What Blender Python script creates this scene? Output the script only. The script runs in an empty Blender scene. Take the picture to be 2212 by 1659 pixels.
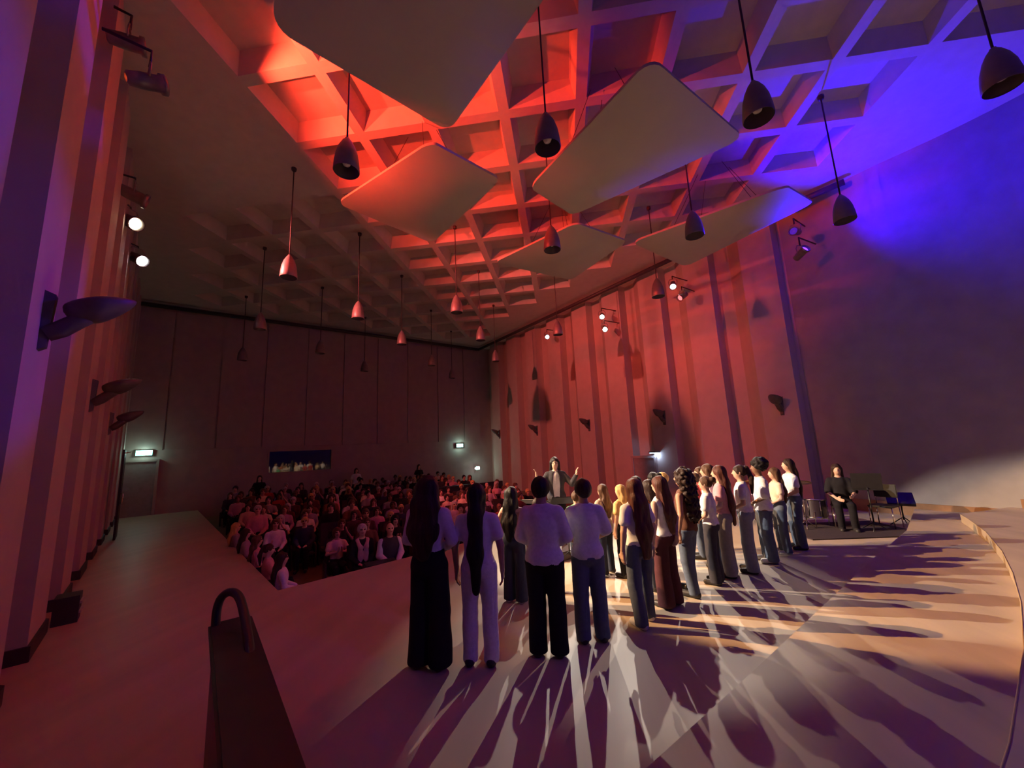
import bpy, bmesh, math, random
import numpy as np
from mathutils import Vector, Matrix
from math import sin, cos, pi, radians, hypot, atan2, sqrt
rnd = random.Random(7)
scene = bpy.context.scene
COL = scene.collection

# ------------------------------------------------------------------ camera
HC = 2.05
yaw, pitch, roll = radians(7.3), radians(9.3), radians(-2.6)
right = Vector((cos(yaw), sin(yaw), 0)); fwd = Vector((-sin(yaw)*cos(pitch), cos(yaw)*cos(pitch), sin(pitch))); upv = right.cross(fwd)
r2 = right*cos(roll)+upv*sin(roll); u2 = upv*cos(roll)-right*sin(roll)
cam_data = bpy.data.cameras.new('camera'); cam = bpy.data.objects.new('camera', cam_data); COL.objects.link(cam)
cam_data.sensor_fit = 'HORIZONTAL'; cam_data.sensor_width = 36; cam_data.lens = 36*840/2212; cam_data.clip_start = .05; cam_data.clip_end = 200
mw = Matrix.Identity(4)
for i in range(3):
    mw[i][0] = r2[i]; mw[i][1] = u2[i]; mw[i][2] = -fwd[i]
mw[2][3] = HC
cam.matrix_world = mw
scene.camera = cam
# ------------------------------------------------------------------ world and exposure
w = bpy.data.worlds.new('world'); scene.world = w; w.use_nodes = True
w.node_tree.nodes['Background'].inputs[0].default_value = (.5, .2, .3, 1)
w.node_tree.nodes['Background'].inputs[1].default_value = .002
vs = scene.view_settings
scene.display_settings.display_device = 'sRGB'
vs.view_transform = 'Standard'; vs.look = 'None'; vs.gamma = 1; vs.use_curve_mapping = False
vs.exposure = 0.0
cy = scene.cycles
cy.max_bounces = 5; cy.diffuse_bounces = 3; cy.glossy_bounces = 2; cy.transmission_bounces = 3; cy.transparent_max_bounces = 4
cy.use_adaptive_sampling = True; cy.adaptive_threshold = .08; cy.use_light_tree = False; cy.use_denoising = True; cy.sample_clamp_indirect = 4

# ------------------------------------------------------------------ light powers (fixtures are built further down)
PW_WHITE_L = 12000; PW_WARM_L = 13500; PW_WHITE_R = 2250; PW_RED_CEIL = 2000; PW_RED_UP = 1900; PW_RED_L = 4300; PW_RED_R = 560; PW_BLUE_R = 2200; PW_BLUE_L = 2600; PW_BLUE_B = 330
C_WHITE = (1, .88, .74); C_WARM = (1, .58, .26); C_RED = (1, .045, .02); C_BLUE = (.014, 0.0, 1)

# ------------------------------------------------------------------ materials
MATS = {}
def mat(name, col, rough=.6, var=.12, scale=8, metal=0, bump=0, bscale=40, emit=None, estr=0, spec=.5, stretch=None, coat=0):
    if name in MATS: return MATS[name]
    m = bpy.data.materials.new(name); m.use_nodes = True; nt = m.node_tree; b = nt.nodes['Principled BSDF']
    b.inputs['Roughness'].default_value = rough; b.inputs['Metallic'].default_value = metal
    b.inputs['Specular IOR Level'].default_value = spec
    if coat: b.inputs['Coat Weight'].default_value = coat; b.inputs['Coat Roughness'].default_value = .25
    tc = nt.nodes.new('ShaderNodeTexCoord'); mp = nt.nodes.new('ShaderNodeMapping'); nt.links.new(tc.outputs['Object'], mp.inputs['Vector'])
    if stretch: mp.inputs['Scale'].default_value = stretch
    n = nt.nodes.new('ShaderNodeTexNoise'); n.inputs['Scale'].default_value = scale; n.inputs['Detail'].default_value = 5
    nt.links.new(mp.outputs['Vector'], n.inputs['Vector'])
    r = nt.nodes.new('ShaderNodeValToRGB'); r.color_ramp.elements[0].position = .3; r.color_ramp.elements[1].position = .7
    r.color_ramp.elements[0].color = (*[c*(1-var) for c in col], 1); r.color_ramp.elements[1].color = (*[min(1, c*(1+var)) for c in col], 1)
    nt.links.new(n.outputs['Fac'], r.inputs['Fac']); nt.links.new(r.outputs['Color'], b.inputs['Base Color'])
    if bump:
        n2 = nt.nodes.new('ShaderNodeTexNoise'); n2.inputs['Scale'].default_value = bscale; n2.inputs['Detail'].default_value = 3
        nt.links.new(mp.outputs['Vector'], n2.inputs['Vector'])
        bp = nt.nodes.new('ShaderNodeBump'); bp.inputs['Strength'].default_value = bump; bp.inputs['Distance'].default_value = .02
        nt.links.new(n2.outputs['Fac'], bp.inputs['Height']); nt.links.new(bp.outputs['Normal'], b.inputs['Normal'])
    if emit:
        b.inputs['Emission Color'].default_value = (*emit, 1); b.inputs['Emission Strength'].default_value = estr
    m.cycles.emission_sampling = 'NONE'
    MATS[name] = m
    return m

M_WALL = mat('wall_plaster', (.48, .39, .34), .75, .05, 3, bump=.04, bscale=60)
M_WALLB = mat('back_wall_panel', (.42, .33, .30), .75, .06, 3)
M_WALLR = mat('stage_wall_plaster', (.34, .30, .28), .7, .08, 2.5, bump=.05, bscale=50)
M_CEIL = mat('ceiling_plaster', (.62, .55, .47), .8, .05, 4, bump=.03, bscale=50)
M_CLOUD = mat('cloud_panel', (.52, .49, .39), .65, .03, 2)
M_STAGE = mat('stage_wood', (.47, .37, .27), .52, .10, 3, bump=.02, bscale=12, stretch=(1, .12, 1), coat=.04)
M_TIER = mat('riser_wood', (.47, .35, .24), .52, .12, 3, bump=.02, bscale=12, stretch=(1, .12, 1), coat=.04)
M_AFLOOR = mat('auditorium_floor', (.16, .08, .05), .6, .15, 4)
M_TRIM = mat('dark_rail', (.05, .035, .035), .55, .2, 8)
M_BASE = mat('wood_baseboard', (.30, .15, .07), .5, .15, 6)
M_DARKBASE = mat('dark_baseboard', (.03, .02, .025), .6, .2, 6)
M_BLACK = mat('black_metal', (.018, .016, .018), .45, .2, 10)
M_GUNM = mat('fixture_metal', (.22, .2, .2), .4, .15, 10, metal=.6)
M_PEND = mat('pendant_metal', (.26, .21, .2), .45, .1, 10, metal=.35)
M_CORD = mat('pendant_cord', (.05, .03, .03), .6, .1, 10)
M_CHROME = mat('chrome', (.8, .75, .65), .15, .03, 5, metal=1)
M_SCONCE = mat('sconce_bronze', (.10, .085, .075), .5, .2, 8, metal=.2)
M_SEAT = mat('seat_fabric', (.035, .02, .025), .85, .2, 20)
M_DARKWOOD = mat('dark_wood', (.04, .018, .018), .45, .2, 5, coat=.2)
M_BULB = mat('bulb_glass', (.75, .7, .65), .2, .02, 5)

# ------------------------------------------------------------------ mesh helpers
def link(o, parent=None):
    COL.objects.link(o)
    if parent is not None: o.parent = parent
    return o
def mesh_obj(name, verts, faces, m, parent=None, smooth=False):
    me = bpy.data.meshes.new(name); me.from_pydata([tuple(v) for v in verts], [], [tuple(f) for f in faces]); me.update()
    if m is not None: me.materials.append(m)
    if smooth: me.polygons.foreach_set('use_smooth', [True]*len(me.polygons))
    return link(bpy.data.objects.new(name, me), parent)
def bm_obj(name, bm, m, parent=None, smooth=False):
    me = bpy.data.meshes.new(name); bmesh.ops.recalc_face_normals(bm, faces=bm.faces); bm.to_mesh(me); bm.free()
    if m is not None: me.materials.append(m)
    if smooth:
        me.polygons.foreach_set('use_smooth', [True]*len(me.polygons))
    return link(bpy.data.objects.new(name, me), parent)
def copy_obj(src, parent=None, loc=None, rot=None):
    o = src.copy(); link(o); o.parent = parent
    if loc is not None: o.location = loc
    if rot is not None: o.rotation_euler = rot
    return o
def copy_tree(src, parent=None):
    o = copy_obj(src, parent)
    for ch in list(src.children): copy_tree(ch, o)
    return o
def tag(o, label=None, cat=None, group=None, kind=None):
    if label: o['label'] = label
    if cat: o['category'] = cat
    if group: o['group'] = group
    if kind: o['kind'] = kind
    return o
def empty(name, loc=(0, 0, 0), rz=0):
    o = bpy.data.objects.new(name, None); link(o); o.location = loc; o.rotation_euler = (0, 0, rz); o.empty_display_size = .1
    return o
def add_box(bm, c, s, rot=None, bevel=0):
    g = bmesh.ops.create_cube(bm, size=1)['verts']
    for v in g:
        v.co = Vector((v.co.x*s[0], v.co.y*s[1], v.co.z*s[2]))
        if rot is not None: v.co = rot @ v.co
        v.co += Vector(c)
    if bevel:
        ed = list({e for v in g for e in v.link_edges})
        bmesh.ops.bevel(bm, geom=ed, offset=bevel, segments=2, affect='EDGES', clamp_overlap=True)
def add_prism(bm, poly, z0, z1):
    n = len(poly)
    a = [bm.verts.new((x, y, z0)) for x, y in poly]; b = [bm.verts.new((x, y, z1)) for x, y in poly]
    bm.faces.new(a[::-1]); bm.faces.new(b)
    for i in range(n): bm.faces.new((a[i], a[(i+1) % n], b[(i+1) % n], b[i]))
def add_lathe(bm, prof, seg=20, mtx=None, cap=True):
    rings = []
    for r, z in prof:
        ring = []
        for k in range(seg):
            v = Vector((r*cos(2*pi*k/seg), r*sin(2*pi*k/seg), z))
            if mtx is not None: v = mtx @ v
            ring.append(bm.verts.new(v))
        rings.append(ring)
    for a, b in zip(rings, rings[1:]):
        for k in range(seg): bm.faces.new((a[k], a[(k+1) % seg], b[(k+1) % seg], b[k]))
    if cap:
        bm.faces.new(rings[0][::-1]); bm.faces.new(rings[-1])
def add_tube(bm, pts, rad, seg=8):
    pts = [Vector(p) for p in pts]; rad = rad if isinstance(rad, (list, tuple)) else [rad]*len(pts)
    rings = []; ref = None
    for i, p in enumerate(pts):
        d = (pts[min(i+1, len(pts)-1)]-pts[max(i-1, 0)]).normalized()
        if ref is None: ref = Vector((0, 0, 1)) if abs(d.z) < .9 else Vector((1, 0, 0))
        s = d.cross(ref).normalized(); t = s.cross(d).normalized(); ref = t
        rings.append([bm.verts.new(p+(s*cos(2*pi*k/seg)+t*sin(2*pi*k/seg))*rad[i]) for k in range(seg)])
    for a, b in zip(rings, rings[1:]):
        for k in range(seg): bm.faces.new((a[k], a[(k+1) % seg], b[(k+1) % seg], b[k]))
    bm.faces.new(rings[0][::-1]); bm.faces.new(rings[-1])
def box_obj(name, c, s, m, parent=None, rot=None, bevel=0):
    bm = bmesh.new(); add_box(bm, c, s, rot, bevel); return bm_obj(name, bm, m, parent)
def tube_obj(name, pts, rad, m, parent=None, seg=8):
    bm = bmesh.new(); add_tube(bm, pts, rad, seg); return bm_obj(name, bm, m, parent, True)
def lathe_obj(name, prof, m, parent=None, seg=20, mtx=None, cap=True, smooth=True):
    bm = bmesh.new(); add_lathe(bm, prof, seg, mtx, cap); return bm_obj(name, bm, m, parent, smooth)
def aim_matrix(d, up=(0, 0, 1)):
    z = Vector(d).normalized(); x = Vector(up).cross(z)
    if x.length < 1e-4: x = Vector((1, 0, 0))
    x.normalize(); y = z.cross(x)
    return Matrix((x, y, z)).transposed().to_4x4()

# ------------------------------------------------------------------ the hall: axes
LD = Vector((-sin(radians(50)), cos(radians(50)), 0)); LN = Vector((-cos(radians(50)), -sin(radians(50)), 0))   # left wall: along, outwards
RT = Vector((cos(radians(48.6)), -sin(radians(48.6)), 0)); RN = Vector((sin(radians(48.6)), cos(radians(48.6)), 0))  # right wall: towards stage, outwards
BN = Vector((-.70711, .70711, 0)); BE = Vector((.70711, .70711, 0))                                               # back wall
Q = lambda nb, e: BN*nb+BE*e
L_OFF, R_OFF, B_OFF = .85, 13.3, 22.2
ZC = 9.0

# left wall: backing, pilasters as parts
def wall_slab(name, p0, p1, out, z0, z1, m, th=.3):
    p0 = Vector(p0); p1 = Vector(p1); o = Vector(out)*th
    bm = bmesh.new(); add_prism(bm, [(p0.x, p0.y), (p1.x, p1.y), (p1.x+o.x, p1.y+o.y), (p0.x+o.x, p0.y+o.y)], z0, z1)
    return tag(bm_obj(name, bm, m), kind='structure')
wl = wall_slab('wall_left', LN*(L_OFF+.45)+LD*-4, LN*(L_OFF+.45)+LD*24, LN, -1.2, ZC+.8, M_WALL)
# module: return, flat front, ramp back, recess  (u away from the stage, v into the room)
def pilaster(name, parent, org, du, inn, flip):
    prof = [(0, -.02), (0, .45), (1.0, .45), (1.55, 0), (1.55, -.02)]
    bm = bmesh.new(); pts = []
    for u, v in prof:
        p = org+du*u+inn*v; pts.append((p.x, p.y))
    if flip: pts = pts[::-1]
    add_prism(bm, pts, -.9, ZC+.6)
    return bm_obj(name, bm, M_WALL, parent)
p0 = pilaster('wall_pilaster', wl, Vector((0, 0, 0)), LD, -LN, False)
for k in range(-2, 9):
    loc = LN*(L_OFF+.45)+LD*(4.95+2.08*k)
    o = p0 if k == -2 else copy_obj(p0, wl)
    o.location = loc
# right wall
wr = wall_slab('wall_right', RN*(R_OFF+.45)+RT*-23.5, RN*(R_OFF+.45)+RT*-4.2, RN, -1.2, ZC+.8, M_WALL)
p1 = pilaster('wall_pilaster', wr, Vector((0, 0, 0)), -RT, -RN, True)
for k in range(0, 10):
    loc = RN*(R_OFF+.45)+RT*(-4.75-2.05*k)
    o = p1 if k == 0 else copy_obj(p1, wr)
    o.location = loc
# back wall with tall panels, plain dado and a booth window
BL, BR = -4.2, 14.4
bw0, bw1 = 2.18, 5.05      # window along e
bm = bmesh.new()
def bslab(bm, e0, e1, z0, z1, d0=B_OFF, d1=B_OFF+.3):
    q = [Q(d0, e0), Q(d0, e1), Q(d1, e1), Q(d1, e0)]
    add_prism(bm, [(v.x, v.y) for v in q], z0, z1)
bslab(bm, BL, bw0, -1.2, ZC+.8); bslab(bm, bw1, BR+1, -1.2, ZC+.8); bslab(bm, bw0, bw1, -1.2, 1.36); bslab(bm, bw0, bw1, 2.4, ZC+.8)
wb = tag(bm_obj('wall_back', bm, M_WALLB), kind='structure')
joints = [-3.4, -1.62, .11, 1.87, 3.7, 5.49, 7.35, 9.16, 11.15, 13.03, 14.3]
for a, b in zip(joints, joints[1:]):
    bm = bmesh.new(); bslab(bm, a+.03, b-.03, 2.62, 8.7, B_OFF-.05, B_OFF+.02); bm_obj('wall_panel', bm, M_WALLB, wb)
# booth window
bm = bmesh.new(); bslab(bm, bw0, bw1, 1.36, 2.4, B_OFF+1.2, B_OFF+1.25); bslab(bm, bw0, bw1, 1.30, 1.36, B_OFF+.3, B_OFF+1.2); bslab(bm, bw0, bw1, 2.4, 2.46, B_OFF+.3, B_OFF+1.2)
bslab(bm, bw0-.05, bw0, 1.3, 2.46, B_OFF+.3, B_OFF+1.25); bslab(bm, bw1, bw1+.05, 1.3, 2.46, B_OFF+.3, B_OFF+1.25)
win = tag(bm_obj('window_1', bm, mat('booth_interior', (.02, .018, .03), .8)), kind='structure')
gm = bpy.data.materials.new('booth_glass'); gm.use_nodes = True; nt = gm.node_tree
gb = nt.nodes['Principled BSDF']; gb.inputs['Base Color'].default_value = (.02, .02, .03, 1); gb.inputs['Roughness'].default_value = .03; gb.inputs['Specular IOR Level'].default_value = .8
gb.inputs['Transmission Weight'].default_value = .55; gb.inputs['IOR'].default_value = 1.5
bm = bmesh.new(); bslab(bm, bw0+.02, bw1-.02, 1.38, 2.38, B_OFF+.10, B_OFF+.115); bm_obj('window_pane', bm, gm, win)
bm = bmesh.new()
for a, b, c, d in ((bw0, bw1, 1.33, 1.38), (bw0, bw1, 2.38, 2.43), (bw0-.0, bw0+.05, 1.33, 2.43), (bw1-.05, bw1, 1.33, 2.43)): bslab(bm, a, b, c, d, B_OFF-.03, B_OFF+.1)
bm_obj('window_frame', bm, M_WALLB, win)
# small glowing blocks imitating stage reflections along the foot of the booth glass
desk = empty('booth_glints', Q(B_OFF+.35, 3.6)); tag(desk, 'row of small lit faders on the desk behind the booth window', 'mixing desk')
desk.location = (0, 0, 0)
bm = bmesh.new(); bslab(bm, bw0+.1, bw1-.1, 1.38, 1.42, B_OFF+.3, B_OFF+.7); bm_obj('glint_shelf', bm, M_BLACK, desk)
ML = mat('glint_glow', (.8, .7, .5), .5, emit=(1, .72, .45), estr=1.3)
for k in range(15):
    e = bw0+.12+k*.135+rnd.uniform(-.03, .03); p = Q(B_OFF+.25, e); box_obj('glint_block', (p.x, p.y, 1.44+rnd.uniform(0, .05)), (.035, .035, .05+rnd.uniform(0, .05)), ML, desk)

# stage rear wall (smooth, curving behind the singers and the camera)
rp = [RN*(R_OFF+.5)+RT*-4.9, Vector((8.3, 10.75, 0)), Vector((9.35, 9.75, 0)), Vector((10.2, 8.6, 0)), Vector((10.8, 7.2, 0)), Vector((11.1, 5.6, 0)), Vector((11, 3.4, 0)), Vector((10, .6, 0)), Vector((8, -2, 0)), Vector((5, -3.8, 0)), Vector((1.6, -4.2, 0)), LN*(L_OFF+.6)+LD*-4]
fine = []
for a, b in zip(rp, rp[1:]):
    for k in range(3): fine.append(a.lerp(b, k/3))
fine.append(rp[-1])
for it in range(2):
    f2 = fine[:]
    for i in range(1, len(fine)-1): f2[i] = (fine[i-1]+fine[i]*2+fine[i+1])/4
    fine = f2
vs_, fs_ = [], []
for i, p in enumerate(fine):
    t = (fine[min(i+1, len(fine)-1)]-fine[max(i-1, 0)]).normalized(); o = Vector((t.y, -t.x, 0))*-.25
    vs_ += [(p.x, p.y, -1.2), (p.x, p.y, ZC+.8), (p.x+o.x, p.y+o.y, ZC+.8), (p.x+o.x, p.y+o.y, -1.2)]
for i in range(len(fine)-1):
    a = i*4; b = a+4
    for k in range(4): fs_.append((a+k, a+(k+1) % 4, b+(k+1) % 4, b+k))
bm = bmesh.new(); bv = [bm.verts.new(v) for v in vs_]
for f in fs_: bm.faces.new([bv[k] for k in f])
tag(bm_obj('wall_rear', bm, M_WALLR, None, False), kind='structure')
# baseboard along it
def strip_obj(name, path, z0, z1, inn, m, kind=None):
    bm = bmesh.new(); pv = None
    for i, p in enumerate(path):
        t = (path[min(i+1, len(path)-1)]-path[max(i-1, 0)]).normalized(); o = Vector((t.y, -t.x, 0))*inn
        ring = [bm.verts.new((p.x, p.y, z0)), bm.verts.new((p.x, p.y, z1)), bm.verts.new((p.x+o.x, p.y+o.y, z1)), bm.verts.new((p.x+o.x, p.y+o.y, z0))]
        if pv:
            for k in range(4): bm.faces.new((pv[k], pv[(k+1) % 4], ring[(k+1) % 4], ring[k]))
        pv = ring
    o = bm_obj(name, bm, m); return tag(o, kind=kind) if kind else o
strip_obj('baseboard_right', fine[1:7], -.02, .30, .04, M_BASE, 'structure')
strip_obj('baseboard_rear', fine[6:30], -.02, .52, .04, M_BASE, 'structure')
bl = [LN*(L_OFF-.03)+LD*t for t in (1.5, 23)]
# dark skirting on each left pilaster
bs = empty('baseboard_left'); tag(bs, kind='structure')
def skirting(k):
    o0 = LN*(L_OFF+.45)+LD*(4.95+2.08*k)
    pts = [o0+LD*u-LN*v for u, v in ((-.53, .0), (-.53, .03), (-.03, .03), (-.03, .48), (1.02, .48), (1.58, .03), (1.58, 0))]
    bm = bmesh.new(); add_prism(bm, [(p.x, p.y) for p in pts], -.02, .16); return bm_obj('skirting_board', bm, M_DARKBASE, bs)
for k in range(-1, 9): skirting(k)

# ceiling: soffit and coffers
cell = 1.6; X0, Y0 = -5.62, 5.55
CM = None
def coffer_mesh():
    h = cell/2; r1 = h-.11; r0 = h-.22; d = .40
    v = []
    for r, z in ((h, 0), (r1, 0), (r0, d)): v += [(-r, -r, z), (r, -r, z), (r, r, z), (-r, r, z)]
    f = [(0, 1, 5, 4), (1, 2, 6, 5), (2, 3, 7, 6), (3, 0, 4, 7), (4, 5, 9, 8), (5, 6, 10, 9), (6, 7, 11, 10), (7, 4, 8, 11), (8, 9, 10, 11)]
    me = bpy.data.meshes.new('coffer'); me.from_pydata(v, [], f); me.materials.append(M_CEIL); me.update(); return me
CM = coffer_mesh()
sof_v, sof_f = [], []
cof = []
for i in range(-13, 14):
    for j in range(-8, 16):
        x0 = X0+i*cell; y0 = Y0+j*cell
        cs = [Vector((x0+a*cell, y0+b*cell, 0)) for a in (0, 1) for b in (0, 1)]
        if all(c.dot(LN) < .62 and not (c.x < X0-.01 and y0 < 8.4) and c.dot(RN) < R_OFF-1.0 and c.dot(BN) < B_OFF-.6 and c.x < 11.2 and c.y > -2 for c in cs):
            cof.append((x0+cell/2, y0+cell/2))
        else:
            cx, cy = x0+cell/2, y0+cell/2; c = Vector((cx, cy, 0))
            if c.dot(LN) < 3.2 and c.dot(RN) < R_OFF+2.5 and c.dot(BN) < B_OFF+2 and cx < 13 and cy > -7:
                n = len(sof_v); sof_v += [(x0, y0, ZC), (x0+cell, y0, ZC), (x0+cell, y0+cell, ZC), (x0, y0+cell, ZC)]; sof_f.append((n, n+1, n+2, n+3))
ceil = tag(mesh_obj('ceiling', sof_v, sof_f, M_CEIL), kind='structure')
for x, y in cof:
    o = bpy.data.objects.new('coffer', CM); link(o, ceil); o.location = (x, y, ZC)
# slab above so that no light leaks in
box_obj('ceiling_slab', (-2, 9, ZC+.75), (60, 60, .1), M_CEIL, ceil)

# floors
S0 = Vector((-4.63, 6.0, 0))
stage_poly = [S0, Q(7.83, 3.37), Q(8.2, 6.5), Q(8.1, 10), Q(7.4, 14.6), Vector((13, 10, 0)), Vector((13, -6, 0)), Vector((0, -7, 0)), LN*(L_OFF+.7)+LD*-4, LN*(L_OFF+.7)+LD*23.6, S0+LD*17.5]
bm = bmesh.new(); add_prism(bm, [(p.x, p.y) for p in stage_poly][::-1], -1.15, 0)
tag(bm_obj('floor_stage', bm, M_STAGE), kind='structure')
fl = [Q(6.5, -3), Q(6.5, 15.5), Q(23, 15.5), Q(23, -3)]
AZ = lambda nb: -.78+(nb-8)*.032
tag(mesh_obj('floor_auditorium', [(p.x, p.y, AZ(n)) for p, n in zip(fl, (6.5, 6.5, 23, 23))], [(0, 1, 2, 3)], M_AFLOOR), kind='structure')
# riser tiers at the back of the stage
t1 = [Vector((-.85, 1.48, 0)), Vector((1.43, 3.76, 0)), Vector((4.59, 6.97, 0)), Vector((6.3, 8.65, 0)), Vector((8.2, 10.9, 0)), Vector((12, 9, 0)), Vector((12, -5, 0)), Vector((2, -5, 0)), Vector((0.4, -.3, 0))]
bm = bmesh.new(); add_prism(bm, [(p.x, p.y) for p in t1][::-1], .004, .17); tag(bm_obj('floor_tier_1', bm, M_TIER), kind='structure')
cur = [(7.75, 9.25), (7.46, 8.77), (6.75, 7.68), (5.88, 6.53), (5.1, 5.6), (4.31, 4.72), (3.42, 3.8), (2.3, 2.75), (1.1, 1.72), (.1, .95), (-.35, .3), (1.6, -4.5), (11.9, -4.5), (11.9, 8.2), (9.3, 9.9)]
bm = bmesh.new(); add_prism(bm, cur, .174, .34); tag(bm_obj('floor_tier_2', bm, M_TIER), kind='structure')
tube_obj('trim_4', [(x, y, .338) for x, y in cur[:10]], .006, mat('nosing', (.55, .38, .2), .3), None, 6)
tag(bpy.data.objects['trim_4'], kind='structure')

# dark rails under the ceiling
def rail(name, a, b):
    o = tube_obj(name, [a, b], .09, M_TRIM, None, 8); tag(o, kind='structure')
cr = (-5.48, 25.5)
rail('trim_1', (cr[0], cr[1], 8.8), (-18.3, 12.7, 8.8)); rail('trim_2', (cr[0], cr[1], 8.8), (4.6, 14.25, 8.8)); rail('trim_5', (7.0, 11.75, 8.8), (8.0, 10.75, 8.8))

# ------------------------------------------------------------------ suspended acoustic clouds
def cloud(name, corners, label, sag=.10):
    c = [Vector(p) for p in corners]
    def P(u, v):
        a = c[0].lerp(c[1], u); b = c[3].lerp(c[2], u); p = a.lerp(b, v)
        # rounded corners: pull in towards the centre near the corners
        p = p.copy(); p.z -= sag*(1-(2*u-1)**2)*(1-(2*v-1)**2); return p
    N = 28; R = .17
    def rnd_sq(u, v):
        x, y = 2*u-1, 2*v-1
        # map square to rounded square
        m = max(abs(x), abs(y))
        if m < 1e-6: return .5, .5
        ang = atan2(y, x)
        # boundary of the rounded square in direction ang
        dx, dy = abs(cos(ang)), abs(sin(ang))
        t = 1/max(dx, dy); q = 1-R
        if min(dx, dy)*t > q:
            # solve |t d - (q,q)| = R
            bq = q*(dx+dy); cq = 2*q*q-R*R; t = bq+sqrt(max(0, bq*bq-cq))
        rr = m*t*1.0
        return .5+.5*rr*cos(ang), .5+.5*rr*sin(ang)
    vb, vt, f = [], [], []
    for j in range(N+1):
        for i in range(N+1):
            u, v = rnd_sq(i/N, j/N); p = P(u, v); vb.append(p); vt.append(p+Vector((0, 0, .05)))
    n = len(vb); V = vb+vt
    for j in range(N):
        for i in range(N):
            a = j*(N+1)+i; f.append((a, a+N+1, a+N+2, a+1)); f.append((n+a, n+a+1, n+a+N+2, n+a+N+1))
    bd = [i for i in range(N+1)]+[(j+1)*(N+1)-1+N+1-(N+1) for j in range(1, 1)]
    loop = [i for i in range(N)]+[j*(N+1)+N for j in range(N)]+[N*(N+1)+i for i in range(N, 0, -1)]+[j*(N+1) for j in range(N, 0, -1)]
    for k in range(len(loop)):
        a, b = loop[k], loop[(k+1) % len(loop)]; f.append((a, b, n+b, n+a))
    root = empty(name); tag(root, label, 'ceiling panel', 'suspended acoustic clouds')
    bmx = bmesh.new(); bv = [bmx.verts.new(v) for v in V]
    for q in f: bmx.faces.new([bv[k] for k in q])
    po = bm_obj('panel', bmx, M_CLOUD, root, True)
    po.data.set_sharp_from_angle(angle=radians(50))
    for u, v in ((.2, .2), (.8, .2), (.8, .8), (.2, .8)):
        p = P(u, v); q = P(.5+(u-.5)*.3, .5+(v-.5)*.3)
        tube_obj('wire', [(p.x, p.y, p.z+.04), (q.x, q.y, ZC-.01)], .006, M_CORD, root, 5)
    return root
cloud('acoustic_cloud', [(-3.28, 3.66, 7.35), (-1.60, 5.62, 7.35), (.25, 3.72, 7.3), (-1.4, 1.6, 7.4)], 'largest hanging white acoustic panel, cut by the top edge above the stage')
cloud('acoustic_cloud', [(-.38, 7.25, 7.3), (.52, 8.5, 7.35), (3.55, 6.72, 7.35), (1.52, 4.80, 7.25)], 'broad kite shaped white acoustic panel right of the hall centre')
cloud('acoustic_cloud', [(-4.70, 7.35, 7.6), (-3.15, 9.25, 7.5), (-.92, 6.90, 7.3), (-1.95, 5.72, 7.3)], 'white acoustic panel left of centre with red glow on its edge')
cloud('acoustic_cloud', [(-1.72, 10.5, 7.4), (.55, 12.5, 7.5), (2.0, 10.0, 7.35), (.6, 8.75, 7.3)], 'small low acoustic panel with a bright red lower edge')
cloud('acoustic_cloud', [(2.10, 10.0, 7.3), (4.1, 12.1, 7.4), (6.1, 9.15, 7.35), (5.0, 8.2, 7.25)], 'long thin seeming acoustic panel near the blue lit wall')

# ------------------------------------------------------------------ pendants
def make_pendant():
    r = empty('pendant_lamp')
    lathe_obj('shade', [(.178, 0), (.185, .01), (.176, .14), (.158, .27), (.12, .40), (.07, .50), (.035, .545), (.03, .56), (.02, .56), (.06, .49), (.11, .39), (.15, .26), (.168, .13), (.172, .01)], M_PEND, r, 24, cap=False)
    lathe_obj('bulb', [(.005, .09), (.05, .11), (.065, .15), (.055, .2), (.03, .25), (.028, .32)], M_BULB, r, 12)
    tube_obj('cord', [(0, 0, .55), (0, 0, 2.83)], .014, M_CORD, r, 6)
    lathe_obj('ceiling_rose', [(.05, 2.76), (.06, 2.80), (.06, 2.845)], M_CORD, r, 12)
    return r
pend = [(-2.93, 4.8, 'front left of the big acoustic panel, over the red ceiling'), (.03, 4.9, 'lit violet, hanging in the top middle of the hall'), (2.8, 4.9, 'dark against the blue ceiling, beside the kite shaped panel'), (5.65, 4.95, 'large and blurred in the top right corner'),
        (-6.1, 7.75, 'in front of the plain ceiling on the left, glowing red'), (0, 7.8, 'between the two middle acoustic panels'), (2.92, 7.86, 'just under the kite shaped acoustic panel'), (5.76, 7.9, 'hanging before the bright blue wall'),
        (-9.5, 10.9, 'nearest the left spotlights, in the third row of lamps'), (-6.05, 10.75, 'below the left acoustic panel, glowing red'), (-3, 11, 'glowing red under the middle of the ceiling'), (2.95, 11.2, 'beside the right wall spotlights'),
        (-13.2, 14.3, 'farthest left against the back wall'), (-9.6, 14.2, 'second from the left before the back wall'), (-6, 13.9, 'level with the dark rail, left of the hall corner'), (-2.95, 14.2, 'just above the hall corner'), (0, 14.3, 'in front of the right wall, beside a single spotlight'),
        (-9.76, 18.05, 'small and low above the booth window'), (-6.2, 17.9, 'small, halfway between booth window and hall corner'), (-3.05, 18, 'small, just right of the hall corner'), (-6.23, 21.5, 'smallest and lowest, farthest back')]
pp = make_pendant()
for k, (x, y, s) in enumerate(pend):
    o = pp if k == 0 else copy_tree(pp)
    o.location = (x, y, 6.17); tag(o, 'bell shaped pendant lamp '+s, 'pendant lamp', 'bell pendant lamps')

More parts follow.
